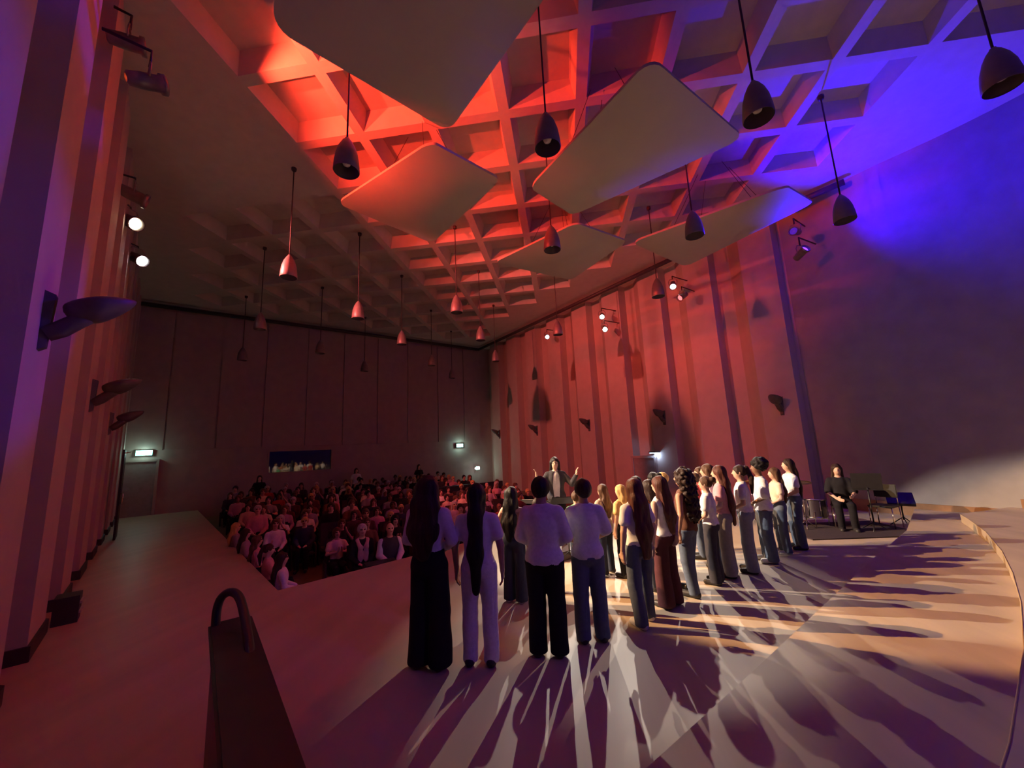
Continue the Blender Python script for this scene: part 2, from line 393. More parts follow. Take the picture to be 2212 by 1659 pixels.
# ------------------------------------------------------------------ wall sconces
def make_sconce():      # local: +y out of the wall, x along the wall, z up
    r = empty('wall_sconce')
    bm = bmesh.new()
    prof = [(-.075, .26), (.075, .26), (.05, -.3), (-.05, -.3)]
    a = [bm.verts.new((x, 0, z)) for x, z in prof]; b = [bm.verts.new((x*.7, .07 if z > 0 else .05, z*.9)) for x, z in prof]
    bm.faces.new(a); bm.faces.new(b[::-1])
    for k in range(4): bm.faces.new((a[k], a[(k+1) % 4], b[(k+1) % 4], b[k]))
    bm_obj('wall_plate', bm, M_SCONCE, r)
    tube_obj('arm', [(0, .03, -.14), (0, .12, -.08), (0, .22, .02), (0, .30, .12)], [.075, .08, .075, .09], M_SCONCE, r, 12)
    bm = bmesh.new(); bmesh.ops.create_uvsphere(bm, u_segments=24, v_segments=12, radius=1)
    for v in bm.verts:
        x, y, z = v.co; y2 = y*.25
        taper = 1-.35*max(0, y)
        v.co = Vector((x*.17*taper, .36+y2, .22+z*(.19 if z < 0 else .07)*taper+.08*y))
    bm_obj('bowl', bm, M_SCONCE, r, True)
    return r
sc = make_sconce(); first = True
def put_sconce(pos, out, s):
    global first
    o = sc if first else copy_tree(sc); first = False
    o.location = pos; o.rotation_euler = (0, 0, atan2(out.y, out.x)-pi/2); tag(o, 'dark torch shaped wall sconce '+s, 'sconce', 'wall sconces')
for k, s in zip((0, 2, 4), ('nearest the camera on the left wall', 'second along the left wall', 'low and dim at the far end of the left wall')):
    p = LN*L_OFF+LD*(5.44+2.08*k)+Vector((0, 0, 3.42-.08*k)); put_sconce(p, -LN, s)
for t, s in ((-5.2, 'nearest the blue light on the right wall'), (-9.25, 'second from the blue light on the right wall'), (-13.3, 'third from the blue light on the right wall'), (-17.35, 'fourth from the blue light on the right wall'), (-21.3, 'beside the far hall corner on the right wall')):
    p = RN*R_OFF+RT*t+Vector((0, 0, 2.95)); put_sconce(p, -RN, s)

# ------------------------------------------------------------------ stage lights: each fixture carries its own lamp
def stage_light(pos, aim, color, power, angle, label, lens_col, lens_str, mount, blend=.25, rad=.06, scale=1.0):
    pos = Vector(pos); d = (Vector(aim)-pos).normalized()
    r = empty('stage_light', pos); tag(r, label, 'stage light', 'stage lights on the side walls')
    m = aim_matrix(d)
    s = scale
    lathe_obj('housing', [(.05*s, -.34*s), (.085*s, -.32*s), (.10*s, -.18*s), (.10*s, .0), (.125*s, .01), (.125*s, .06*s), (.11*s, .06*s), (.09*s, .0)], M_GUNM, r, 16, m, cap=False)
    lathe_obj('lens', [(.004, -.005), (.095*s, -.005), (.095*s, .01), (.004, .012)], mat('lens_%s' % '_'.join('%.2f' % c for c in lens_col)+'_%g' % lens_str, (.1, .1, .1), .3, emit=lens_col, estr=lens_str), r, 16, m)
    x = m @ Vector((1, 0, 0)); x = x.to_3d() if hasattr(x, 'to_3d') else x
    up = Vector((0, 0, 1))
    tube_obj('yoke', [x*.12*s-d*.12*s, x*.15*s-d*.12*s+up*.12*s, x*.1*s+up*.22*s-d*.12*s, x*-.1*s+up*.22*s-d*.12*s, x*-.15*s-d*.12*s+up*.12*s, x*-.12*s-d*.12*s], .012, M_GUNM, r, 6)
    mo = pos.copy(); mo.z += .42
    if pos.dot(LN) > -1 and pos.x < 4: mo += LN*(L_OFF+.02-pos.dot(LN))
    elif pos.y > 9: mo += RN*(R_OFF+.02-pos.dot(RN))
    else: mo = Vector(mount)
    mo = mo-pos
    top = up*.22*s-d*.12*s
    tube_obj('hanging_arm', [top, Vector((top.x, top.y, mo.z)), mo], .02, M_BLACK, r, 6)
    if power:
        ld = bpy.data.lights.new('lamp', 'SPOT'); ld.energy = power; ld.color = color; ld.spot_size = radians(angle); ld.spot_blend = blend; ld.shadow_soft_size = rad
        lo = bpy.data.objects.new('lamp', ld); link(lo, r)
        lo.matrix_local = Matrix.Translation(d*.09*s) @ aim_matrix(-d)
    return r
def lw(t, z, n=.35): p = LN*n+LD*t; return (p.x, p.y, z)
def rw(t, z, n=12.5): p = RN*n+RT*t; return (p.x, p.y, z)
stage_light((-5.6, 3.95, 7.9), (-.6, 9.6, 9.6), C_RED, PW_RED_CEIL, 66, 'red stage light uppermost on the left wall, pointing along the ceiling', (1, .08, .03), 6, lw(7.0, 8.4, .85), .6, .04)
stage_light((-5.0, 3.8, 7.0), (-1.9, 8.4, 9.4), C_RED, PW_RED_UP, 82, 'red stage light with glowing orange lens on the left wall', (1, .1, .03), 6, lw(6.2, 7.4, .85), .5, .04)
stage_light((-8.1, 6.1, 7.3), (.8, 17.6, 3.0), (1, .15, .13), PW_RED_L, 68, 'dim red stage light in the middle of the left wall', (.3, .02, .03), 1, lw(10.2, 7.8, .85), .7, .06, 1.2)  # fixture itself is unlit; red beam added to redden the right wall
stage_light((-9.35, 6.92, 7.45), (4.4, 6.9, .1), C_WARM, PW_WARM_L, 26, 'lit warm yellow stage light on the left wall', (1, .85, .55), 30, lw(11.7, 7.9, .85), .2, .04, 1.35)
stage_light((-10.95, 8.37, 7.45), (3.0, 7.8, .1), C_WHITE, PW_WHITE_L, 26, 'lit white stage light farthest along the left wall', (1, 1, .95), 40, lw(13.8, 7.9, .85), .2, .035, 1.35)
stage_light((4.2, 13.9, 7.5), (1.5, 6.4, .1), C_WHITE, PW_WHITE_R*.8, 21, 'lit white stage light above the red one on the right wall', (1, .98, .92), 40, rw(-7.6, 8.4, 13.3), .3, .04)
stage_light((4.36, 13.75, 7.0), (-6.5, 8.0, -.3), C_RED, PW_RED_R, 74, 'red ringed stage light on the right wall', (1, .12, .12), 3, rw(-7.5, 8.0, 13.3), .6, .06)
stage_light((1.93, 16.5, 7.45), (.4, 6.5, .1), C_WHITE, PW_WHITE_R, 21, 'upper of two white stage lights stacked on the right wall', (1, .98, .92), 40, rw(-11.2, 8.4, 13.3), .3, .04)
stage_light((2.0, 16.4, 6.85), (2.0, 7.0, .1), C_WHITE, PW_WHITE_R*.7, 18, 'lower of two white stage lights stacked on the right wall', (1, .92, .7), 40, rw(-11.1, 7.9, 13.3), .3, .04)
stage_light((-.55, 19.3, 7.55), (.7, 6.2, .1), C_WHITE, PW_WHITE_R*1.3, 18, 'single white stage light farthest along the right wall', (.95, 1, 1), 40, rw(-14.9, 8.5, 13.3), .3, .04)
stage_light((6.85, 10.95, 7.05), (8.2, 6.6, 8.9), C_BLUE, PW_BLUE_R, 158, 'blue stage light at the stage end of the right wall', (.1, .02, 1), 6, rw(-3.9, 8.2, 13.3), .95, .05)
stage_light((6.75, 11.1, 7.7), (-3.6, 2.4, 5.4), C_BLUE, PW_BLUE_L, 26, 'dim blue stage light just above the brighter blue one', (.05, .01, .4), 1, rw(-3.9, 8.6, 13.3))  # unlit fixture; blue beam added to tint the left wall
stage_light((8.6, -.8, 7.4), (-.7, 4.2, 1.3), (.30, .08, 1), PW_BLUE_B, 20, 'violet stage light on the rear stage wall', (.3, .1, 1), 6, (9.2, -.9, 8.2), .6, .15)

# ------------------------------------------------------------------ exit signs
def exit_sign(pos, out, label, wd=.46, gl=9):
    pos = Vector(pos); r = empty('exit_sign', pos, atan2(out.y, out.x)-pi/2); tag(r, label, 'exit sign')
    box_obj('casing', (0, .03, 0), (wd+.04, .06, .24), M_GUNM, r)
    box_obj('panel', (0, .064, 0), (wd, .012, .20), mat('exit_green', (.1, .6, .4), .4, emit=(.25, .95, .70), estr=gl), r)
    W = mat('exit_white', (.9, .95, .9), .4, emit=(.85, 1, .95), estr=gl*2.4)
    box_obj('door_symbol', (-.12, .073, 0), (.07, .008, .15), W, r)
    bm = bmesh.new()
    for a, b in (((.0, .05), (.01, -.01)), ((.01, -.01), (.05, -.06)), ((.01, -.01), (-.03, -.06)), ((.0, .04), (.05, .02)), ((.0, .04), (-.045, .03))):
        add_tube(bm, [(a[0]+.05, .073, a[1]), (b[0]+.05, .073, b[1])], .011, 6)
    bm_obj('runner_symbol', bm, W, r)
    box_obj('arrow_symbol', (.155, .073, 0), (.07, .008, .12), W, r)
    ld = bpy.data.lights.new('lamp', 'POINT'); ld.energy = gl*.9; ld.color = (.55, 1, .85); ld.shadow_soft_size = .08
    lo = bpy.data.objects.new('lamp', ld); link(lo, r); lo.location = (0, .22, 0)
    return r
exit_sign(tuple(Q(B_OFF-.03, -2.2)+Vector((0, 0, 2.52))), -BN, 'green lit exit sign above the walkway on the left', .5)
exit_sign(tuple(Q(B_OFF-.06, 12.62)+Vector((0, 0, 2.34))), -BN, 'bright green white exit sign near the far hall corner', .46, 14)
exit_sign(tuple(Q(B_OFF-.3, 13.75)+Vector((0, 0, .85))), -BN, 'small pale lit sign low by the far hall corner', .2, 10)

# ------------------------------------------------------------------ doors
def door(name, pos, along, out, wdt, hgt, m):
    r = empty(name, pos, atan2(out.y, out.x)-pi/2); tag(r, kind='structure')
    box_obj('door_leaf', (0, .03, hgt/2), (wdt, .05, hgt), m, r)
    bm = bmesh.new(); add_box(bm, (-wdt/2-.05, .05, hgt/2+.04), (.09, .1, hgt+.08)); add_box(bm, (wdt/2+.05, .05, hgt/2+.04), (.09, .1, hgt+.08)); add_box(bm, (0, .05, hgt+.05), (wdt+.2, .1, .09))
    bm_obj('door_frame', bm, M_WALLB, r)
    tube_obj('door_handle', [(wdt*.36, .06, 1.05), (wdt*.36, .11, 1.05), (wdt*.36-.12, .11, 1.05)], .013, M_CHROME, r, 6)
    return r
door('door_1', tuple(Q(B_OFF-.01, -2.3)), BE, -BN, 1.0, 2.15, mat('door_paint', (.30, .24, .24), .5))
door('door_2', tuple(RN*(R_OFF-.0)+RT*-10.35+Vector((0, 0, -.7))), RT, -RN, 1.0, 2.1, mat('door_paint', (.30, .24, .24), .5))
# cold lamp in the doorway niche
nl = tuple(RN*(R_OFF-.25)+RT*-9.75+Vector((0, 0, 1.62)))
r = empty('wall_light', nl, atan2(-RN.y, -RN.x)-pi/2); tag(r, 'small cold white wall light beside the doorway on the right wall', 'wall light')
box_obj('casing', (0, -.1, .02), (.3, .3, .05), M_GUNM, r); box_obj('diffuser', (0, -.08, -.02), (.24, .22, .03), mat('cold_lamp', (.5, .6, .9), .4, emit=(.5, .7, 1), estr=9), r)
ld = bpy.data.lights.new('lamp', 'POINT'); ld.energy = 10; ld.color = (.45, .65, 1); ld.shadow_soft_size = .05
lo = bpy.data.objects.new('lamp', ld); link(lo, r); lo.location = (0, -.15, -.12)
# open door leaf standing out from the left wall at the end of the walkway
r = empty('open_door', tuple(LN*.62+LD*16.4), atan2(LD.y, LD.x)); tag(r, 'dark open door leaf at the end of the walkway', 'door')
box_obj('leaf', (0, .0, 1.25), (.9, .05, 2.5), M_BLACK, r); tube_obj('handle', [(-.38, -.03, 1.0), (-.38, -.08, 1.0), (-.38, -.08, 1.25), (-.38, -.03, 1.25)], .014, M_CHROME, r, 6)
tube_obj('closer_arm', [(-.3, -.03, 2.4), (-.1, -.12, 2.42), (.1, -.03, 2.42)], .015, M_CHROME, r, 6)
# low wall box by the left pilasters
r = empty('floor_box', tuple(LN*.68+LD*8.35), atan2(-LN.y, -LN.x)-pi/2); tag(r, 'small grey floor box with pale slats at the foot of the left wall', 'floor box')
box_obj('case', (0, -.02, .17), (.3, .24, .34), M_DARKBASE, r)
for k in range(2): box_obj('slat', (0, .11, .12+.12*k), (.24, .03, .03), mat('slat_grey', (.5, .45, .42), .5), r)

# ------------------------------------------------------------------ stair guard with handrail, bottom left
r = empty('stair_guard', (-1.75, 2.05, 0), atan2(.69, -.72)); tag(r, 'dark stair guard with an arched handrail at the bottom left', 'railing')
box_obj('panel', (.05, 0, .43), (2.0, .20, .86), M_DARKWOOD, r, bevel=.02)
box_obj('cap_rail', (.05, 0, .88), (2.04, .26, .05), M_DARKWOOD, r, bevel=.015)
hp = [Vector(p) for p in ((1.0, .09, .88), (1.03, .09, 1.0), (1.03, .07, 1.08), (1.0, .02, 1.115), (.9, -.03, 1.10), (.72, -.05, 1.02), (.5, -.06, .93), (.35, -.06, .88))]
for it in range(3):      # round the rail off
    q = [hp[0]]
    for a, b in zip(hp, hp[1:]): q += [a.lerp(b, .25), a.lerp(b, .75)]
    hp = q+[hp[-1]]
tube_obj('handrail', hp, .028, M_BLACK, r, 12)

# ------------------------------------------------------------------ signed distance modelling of people
class Field:
    def __init__(s, lo, hi, h):
        s.lo = np.array(lo, float); s.h = h; s.n = np.ceil((np.array(hi)-s.lo)/h).astype(int)+1
        s.F = np.full(s.n, .2, np.float32)
        s.ax = [s.lo[i]+h*np.arange(s.n[i]) for i in range(3)]
    def blk(s, lo, hi, m):
        a = np.maximum(0, np.floor((np.array(lo)-m-s.lo)/s.h).astype(int)); b = np.minimum(s.n, np.ceil((np.array(hi)+m-s.lo)/s.h).astype(int)+1)
        if (b <= a).any(): return None
        sl = tuple(slice(a[i], b[i]) for i in range(3))
        g = [s.ax[0][sl[0]][:, None, None].astype(np.float32), s.ax[1][sl[1]][None, :, None].astype(np.float32), s.ax[2][sl[2]][None, None, :].astype(np.float32)]
        return sl, g
    def _u(s, sl, d, k):
        a = s.F[sl]
        if k > 0:
            h = np.clip(.5+.5*(a-d)/k, 0, 1); s.F[sl] = a*(1-h)+d*h-k*h*(1-h)
        else: s.F[sl] = np.minimum(a, d)
    def rc(s, a, b, r1, r2=None, k=.03, sx=1, sy=1):
        r2 = r1 if r2 is None else r2; a = np.array(a, float); b = np.array(b, float); R = max(r1, r2)*max(sx, sy, 1)
        q = s.blk(np.minimum(a, b)-R, np.maximum(a, b)+R, k+.03)
        if q is None: return
        sl, (X, Y, Z) = q
        ba = b-a; L = float(ba@ba)+1e-9
        # anisotropic: distances measured with x and y squeezed
        dx, dy, dz = X-a[0], Y-a[1], Z-a[2]
        h = np.clip((dx*ba[0]+dy*ba[1]+dz*ba[2])/L, 0, 1)
        d = np.sqrt(((dx-h*ba[0])/sx)**2+((dy-h*ba[1])/sy)**2+(dz-h*ba[2])**2)-(r1+(r2-r1)*h)
        s._u(sl, d*min(sx, sy, 1), k)
    def el(s, c, r, k=.03, sub=False):
        c = np.array(c, float); r = np.array(r, float); q = s.blk(c-r, c+r, k+.03)
        if q is None: return
        sl, (X, Y, Z) = q
        k0 = np.sqrt(((X-c[0])/r[0])**2+((Y-c[1])/r[1])**2+((Z-c[2])/r[2])**2)+1e-6
        k1 = np.sqrt(((X-c[0])/r[0]**2)**2+((Y-c[1])/r[1]**2)**2+((Z-c[2])/r[2]**2)**2)+1e-6
        d = k0*(k0-1)/k1
        if sub: s.F[sl] = np.maximum(s.F[sl], -d)
        else: s._u(sl, d, k)
    def zclip(s, z0=None, z1=None):
        if z0 is not None: s.F = np.maximum(s.F, (z0-s.ax[2])[None, None, :].astype(np.float32))
        if z1 is not None: s.F = np.maximum(s.F, (s.ax[2]-z1)[None, None, :].astype(np.float32))
    def noise(s, amp, f, ph=0, zs=.5):
        X, Y, Z = s.ax[0][:, None, None], s.ax[1][None, :, None], s.ax[2][None, None, :]
        s.F = s.F+(amp*(np.sin(f*X+ph+1.7*np.sin(f*.6*Z*zs))*np.sin(f*.9*Y+2*ph+np.sin(f*.5*Z*zs))+.6*np.sin(f*zs*1.1*Z+1.3*np.sin(f*.8*X+ph)))).astype(np.float32)
    def nets(s):
        F = s.F; S = F < 0; n = F.shape
        acc = np.zeros((n[0]-1, n[1]-1, n[2]-1, 3), np.float32); cnt = np.zeros((n[0]-1, n[1]-1, n[2]-1), np.float32)
        def c(A, i, j, k): return A[i:n[0]-1+i, j:n[1]-1+j, k:n[2]-1+k]
        for ax in range(3):
            o1, o2 = [(1, 2), (0, 2), (0, 1)][ax]
            for p in (0, 1):
                for q in (0, 1):
                    a = [0, 0, 0]; a[o1] = p; a[o2] = q; b = a[:]; b[ax] = 1
                    fa, fb = c(F, *a), c(F, *b); m = (fa < 0) != (fb < 0)
                    if not m.any(): continue
                    t = fa[m]/(fa[m]-fb[m]); pt = np.tile(np.array(a, np.float32), (t.size, 1)); pt[:, ax] = t
                    acc[m] += pt; cnt[m] += 1
        use = cnt > 0; idx = -np.ones(cnt.shape, np.int64); idx[use] = np.arange(use.sum())
        base = np.argwhere(use).astype(np.float32)
        V = (base+acc[use]/cnt[use][:, None])*s.h+s.lo
        quads = []
        for ax in range(3):
            sl0 = [slice(None)]*3; sl1 = [slice(None)]*3; sl0[ax] = slice(0, -1); sl1[ax] = slice(1, None)
            a, b = S[tuple(sl0)], S[tuple(sl1)]; e = np.argwhere(a != b)
            o1, o2 = [(1, 2), (2, 0), (0, 1)][ax]
            ok = (e[:, o1] > 0) & (e[:, o2] > 0) & (e[:, o1] < n[o1]-1) & (e[:, o2] < n[o2]-1); e = e[ok]
            if not len(e): continue
            ins = a[tuple(e.T)]
            def g(d1, d2):
                f = e.copy(); f[:, o1] -= d1; f[:, o2] -= d2; return idx[tuple(f.T)]
            qd = np.stack([g(1, 1), g(0, 1), g(0, 0), g(1, 0)], 1)
            qd[~ins] = qd[~ins][:, ::-1]; quads.append(qd)
        return V, (np.concatenate(quads) if quads else np.zeros((0, 4), int))
def np_mesh(name, parts, mats, midx=None):
    V = np.concatenate([p[0] for p in parts]); off = 0; qs = []
    for v, q in parts: qs.append(q+off); off += len(v)
    Qd = np.concatenate(qs)
    me = bpy.data.meshes.new(name); me.vertices.add(len(V)); me.vertices.foreach_set('co', V.astype(np.float32).ravel())
    me.loops.add(Qd.size); me.loops.foreach_set('vertex_index', Qd.ravel().astype(np.int32))
    me.polygons.add(len(Qd)); me.polygons.foreach_set('loop_start', (np.arange(len(Qd))*4).astype(np.int32)); me.polygons.foreach_set('loop_total', np.full(len(Qd), 4, np.int32))
    me.polygons.foreach_set('use_smooth', np.ones(len(Qd), bool))
    for m in mats: me.materials.append(m)
    if midx is not None: me.polygons.foreach_set('material_index', midx(V, Qd).astype(np.int32))
    me.update(calc_edges=True); me.validate()
    return me

def hair_mat(name, col): return mat(name, col, .5, .35, 30, bump=.4, bscale=90, stretch=(1, 1, .08), spec=.22)
def cloth(name, col, rough=.85): return mat(name, col, rough, .08, 30, bump=.25, bscale=220, spec=.2)
def skin(name, col): return mat(name, col, .5, .06, 20, spec=.4)
SK = {'light': skin('skin_light', (.62, .38, .28)), 'tan': skin('skin_tan', (.48, .27, .18)), 'brown': skin('skin_brown', (.22, .11, .07))}
HR = {'black': hair_mat('hair_black', (.012, .009, .010)), 'dark': hair_mat('hair_dark_brown', (.035, .018, .014)), 'brown': hair_mat('hair_brown', (.10, .05, .03)), 'auburn': hair_mat('hair_auburn', (.09, .028, .02)), 'blond': hair_mat('hair_blond', (.55, .36, .14)), 'grey': hair_mat('hair_grey', (.45, .42, .40))}
CL = {'white': cloth('cloth_white', (.78, .76, .78)), 'cream': cloth('cloth_cream', (.70, .58, .45)), 'beige': cloth('cloth_beige', (.58, .45, .36)), 'yellow': cloth('cloth_yellow', (.72, .50, .20)), 'tan': cloth('cloth_tan', (.38, .20, .14)), 'rust': cloth('cloth_rust', (.42, .14, .06)), 'brown': cloth('cloth_brown', (.16, .07, .045)), 'green': cloth('cloth_green', (.16, .48, .22)),
      'black': cloth('cloth_black', (.014, .012, .016)), 'charcoal': cloth('cloth_charcoal', (.05, .045, .055)), 'denim': cloth('cloth_denim', (.11, .135, .19)), 'darkdenim': cloth('cloth_dark_denim', (.04, .046, .07)), 'paledenim': cloth('cloth_pale_denim', (.28, .30, .36)), 'plum': cloth('cloth_plum', (.085, .025, .03)), 'pink': cloth('cloth_pink', (.62, .30, .34)), 'red': cloth('cloth_red', (.35, .04, .04)), 'grey': cloth('cloth_grey', (.28, .26, .28)), 'navy': cloth('cloth_navy', (.03, .03, .07)), 'mauve': cloth('cloth_mauve', (.40, .28, .36))}
M_EYE = mat('eye_dark', (.02, .015, .015), .25); M_LIP = mat('lip', (.30, .08, .07), .5)
M_SHOE = mat('shoe_dark', (.03, .025, .025), .5); M_SHOEW = mat('shoe_white', (.7, .68, .66), .55)

POSES = {  # per side: elbow, wrist, finger direction (right side; x mirrored on the left)
    'side': ((.235, -.03, 1.10), (.235, .02, .865), (.02, .08, -1)),
    'front': ((.235, .01, 1.11), (.09, .17, .99), (-.7, .2, -.5)),
    'back': ((.24, -.07, 1.12), (.07, -.15, .93), (-.4, 0, -1)),
    'hip': ((.30, -.02, 1.12), (.19, .08, .95), (-.3, .3, -.6)),
    'raise': ((.32, .10, 1.16), (.40, .24, 1.34), (.12, .05, 1)),
    'clap': ((.24, .10, 1.14), (.05, .28, 1.20), (-.2, .5, 1)),
    'lap': ((.22, .04, 1.10), (.10, .27, 1.00), (-.5, .8, -.2)),
    'film': ((.24, .16, 1.18), (.08, .27, 1.42), (-.3, .3, 1)),
    'point': ((.26, .18, 1.30), (.20, .42, 1.36), (0, 1, .1)),
    'play': ((.23, .06, 1.10), (.16, .30, 1.06), (-.2, 1, -.1)),
}
def joints_for(pose_l, pose_r, seated):
    dz = -.36 if seated else 0
    J = {}
    for sgn, pose in ((1, pose_r), (-1, pose_l)):
        e, wv, dr = POSES[pose]
        J[sgn] = dict(sh=(sgn*.165, -.005, 1.345+dz), el=(sgn*e[0], e[1], e[2]+dz), wr=(sgn*wv[0], wv[1], wv[2]+dz), fd=np.array((sgn*dr[0], dr[1], dr[2]), float))
        if seated: J[sgn].update(hip=(sgn*.09, .02, .50), kn=(sgn*.11, .42, .52), an=(sgn*.11, .40, .10))
        else: J[sgn].update(hip=(sgn*.088, 0, .87), kn=(sgn*.10, .015, .47), an=(sgn*.105, -.02, .09))
    return J, dz
def torso(f, b, dz, inf=0, k=.05, hipz=True):
    f.el((0, 0, 1.24+dz), (.155*b+inf, .105*b+inf, .20+inf), k)
    f.el((0, 0, 1.06+dz), (.128*b+inf, .092*b+inf, .17+inf), k)
    f.el((0, -.012, .91+dz), (.162*b+inf, .115*b+inf, .13+inf), k)
    for s_ in (1, -1): f.rc((0, -.015, 1.405+dz), (s_*.135*b, -.01, 1.345+dz), .040+inf, .045+inf, k*.7)
def hand_part(J, sgn, vox=.0048):
    w_ = np.array(J['wr'], float); u = J['fd']/np.linalg.norm(J['fd'])
    ref = np.array((0, 1, 0.)) if abs(u[1]) < .8 else np.array((0, 0, 1.))
    s_ = ref-u*(ref@u); s_ /= np.linalg.norm(s_); nrm = np.cross(u, s_)*-sgn        # thumb side forward, palm inwards
    f = Field(w_-.16, w_+.16, vox)
    f.rc(w_-u*.03, w_+u*.01, .026, .024, .015)
    for o, L, r in ((-.026, .060, .0078), (-.009, .072, .0085), (.009, .077, .0085), (.026, .070, .0085)):
        kn_ = w_+u*.085+s_*o; f.rc(w_+u*.015+s_*o*.7, kn_, .014, .0125, .016)
        m1 = kn_+u*L*.55+nrm*.010; f.rc(kn_, m1, r+.0015, r, .006); f.rc(m1, m1+u*L*.38+nrm*.020, r, r-.001, .004)
    tb = w_+u*.03+s_*.022; t1_ = tb+u*.025+s_*.03; f.rc(tb, t1_, .014, .011, .012); f.rc(t1_, t1_+u*.032+s_*.010+nrm*.006, .0105, .009, .006)
    return f.nets()
def face_idx(dz):
    def fn(V, Qd):
        c = V[Qd].mean(1); r = np.zeros(len(Qd), int)
        for sx in (-1, 1): r[(((c[:, 0]-sx*.033)/.017)**2+((c[:, 2]-1.607-dz)/.009)**2 < 1) & (c[:, 1] > .055)] = 1
        r[((c[:, 0]/.026)**2+((c[:, 2]-1.541-dz)/.009)**2 < 1) & (c[:, 1] > .06)] = 2
        return r
    return fn
def person_parts(vox=.013, b=1., pose=('side', 'side'), seated=False, hair='long', hlen=.45, hwid=1., sleeve='short', hem=.90, wide=.0, neck=1.405, hands=True, bare=False, tuck=False, stance=0., seed=0):
    J, dz = joints_for(pose[0], pose[1], seated)
    if stance and not seated:
        J[1]['an'] = (J[1]['an'][0]+stance*.3, J[1]['an'][1]+stance, J[1]['an'][2]); J[1]['kn'] = (J[1]['kn'][0]+stance*.1, J[1]['kn'][1]+stance*.55, J[1]['kn'][2])
        J[-1]['an'] = (J[-1]['an'][0], J[-1]['an'][1]-stance*.5, J[-1]['an'][2])
    xs = max(abs(J[s]['el'][0])+.14 for s in (1, -1)); xs = max(xs, max(abs(J[s]['wr'][0]) for s in (1, -1))+.14)*max(1, b)
    yf = .62 if seated else max(.24, max(J[s]['wr'][1] for s in (1, -1))+.14); top = 1.74+dz
    out = {}
    # body
    f = Field((-xs, -.26, -.01), (xs, yf, top), vox)
    torso(f, b, dz)
    f.rc((0, -.02, 1.40+dz), (0, .0, 1.50+dz), .052, .05, .03)
    f.el((0, .0, 1.605+dz), (.073, .094, .098), .02); f.el((0, .03, 1.545+dz), (.056, .064, .066), .03)
    f.rc((0, .088, 1.605+dz), (0, .105, 1.572+dz), .010, .014, .012)
    f.rc((-.02, .078, 1.541+dz), (.02, .078, 1.541+dz), .010, None, .01)
    for s in (1, -1):
        j = J[s]; f.el((s*.074, -.005, 1.59+dz), (.012, .022, .032), .008)
        f.rc(j['sh'], j['el'], .047*b, .037*b, .03); f.rc(j['el'], j['wr'], .037*b, .025, .012)
        if not hands: f.rc(j['wr'], tuple(np.array(j['wr'])+j['fd']/np.linalg.norm(j['fd'])*.13), .028, .022, .02)
        f.rc(j['hip'], j['kn'], .082*b, .055, .04); f.rc(j['kn'], j['an'], .054, .036, .02); f.rc((j['an'][0], j['an'][1]-.02, .045), (j['an'][0]*1.1, j['an'][1]+.15, .035), .040, .032, .02)
    parts = [f.nets()]
    if hands: parts += [hand_part(J[s], s) for s in (1, -1)]
    out['body'] = np_mesh('person_body', parts, [], face_idx(dz))
    # top
    f = Field((-xs, -.26, hem+dz-.05), (xs, yf, 1.5+dz), vox)
    inf = .014
    torso(f, b, dz, inf)
    if not seated and hem < .8: f.rc((0, 0, .9), (0, 0, .5), .17*b, .17*b, .05, 1, .8)
    for s in (1, -1):
        j = J[s]; sh, el_, wr = map(np.array, (j['sh'], j['el'], j['wr']))
        if sleeve == 'short': f.rc(sh, sh+(el_-sh)*.55, .062*b, .066*b, .035)
        elif sleeve == 'elbow': f.rc(sh, sh+(el_-sh)*.85, .066*b, .075*b, .04)
        elif sleeve == 'long': f.rc(sh, el_, .064*b, .056*b, .035); f.rc(el_, el_+(wr-el_)*.96, .055*b, .043, .02)
    f.noise(.0035, 38, seed, .6)
    f.zclip(hem+dz, (neck if neck < 1.39 else 1.46)+dz)
    if neck > 1.39: f.el((0, .01, 1.475+dz), (.075, .08, .065), 0, True)
    out['top'] = np_mesh('top', [f.nets()], [])
    # trousers
    zt = (.68 if seated else hem+dz+.05) if not tuck else .985+dz
    f = Field((-.36*max(1, b), -.24, .02), (.36*max(1, b), yf if seated else .34, zt+.02), vox)
    f.el((0, -.012, .91+dz), (.162*b+.012, .115*b+.014, .14), .05); f.el((0, 0, 1.02+dz), (.135*b+.012, .098*b+.01, .12), .05)
    for s in (1, -1):
        j = J[s]; kr = .072+wide*.5; ar = .062+wide
        f.rc(j['hip'], j['kn'], .098*b, kr, .03); f.rc(j['kn'], (j['an'][0], j['an'][1]+.01, .06), kr, ar, .02)
    f.noise(.003, 30, seed+2, .5)
    f.zclip(.035, zt-.02)
    out['trousers'] = np_mesh('trousers', [f.nets()], [])
    # shoes
    for s, nm in ((1, 'shoe_r'), (-1, 'shoe_l')):
        a = J[s]['an']; f = Field((a[0]-.12, a[1]-.12, -.01), (a[0]+.12, a[1]+.26, .16), max(.011, vox*.85))
        f.rc((a[0], a[1]-.025, .045), (a[0]*1.1, a[1]+.16, .038), .05, .042, .02); f.rc((a[0], a[1], .05), (a[0], a[1], .10), .045, .045, .02); f.zclip(.004, None)
        out[nm] = np_mesh('shoe', [f.nets()], [])
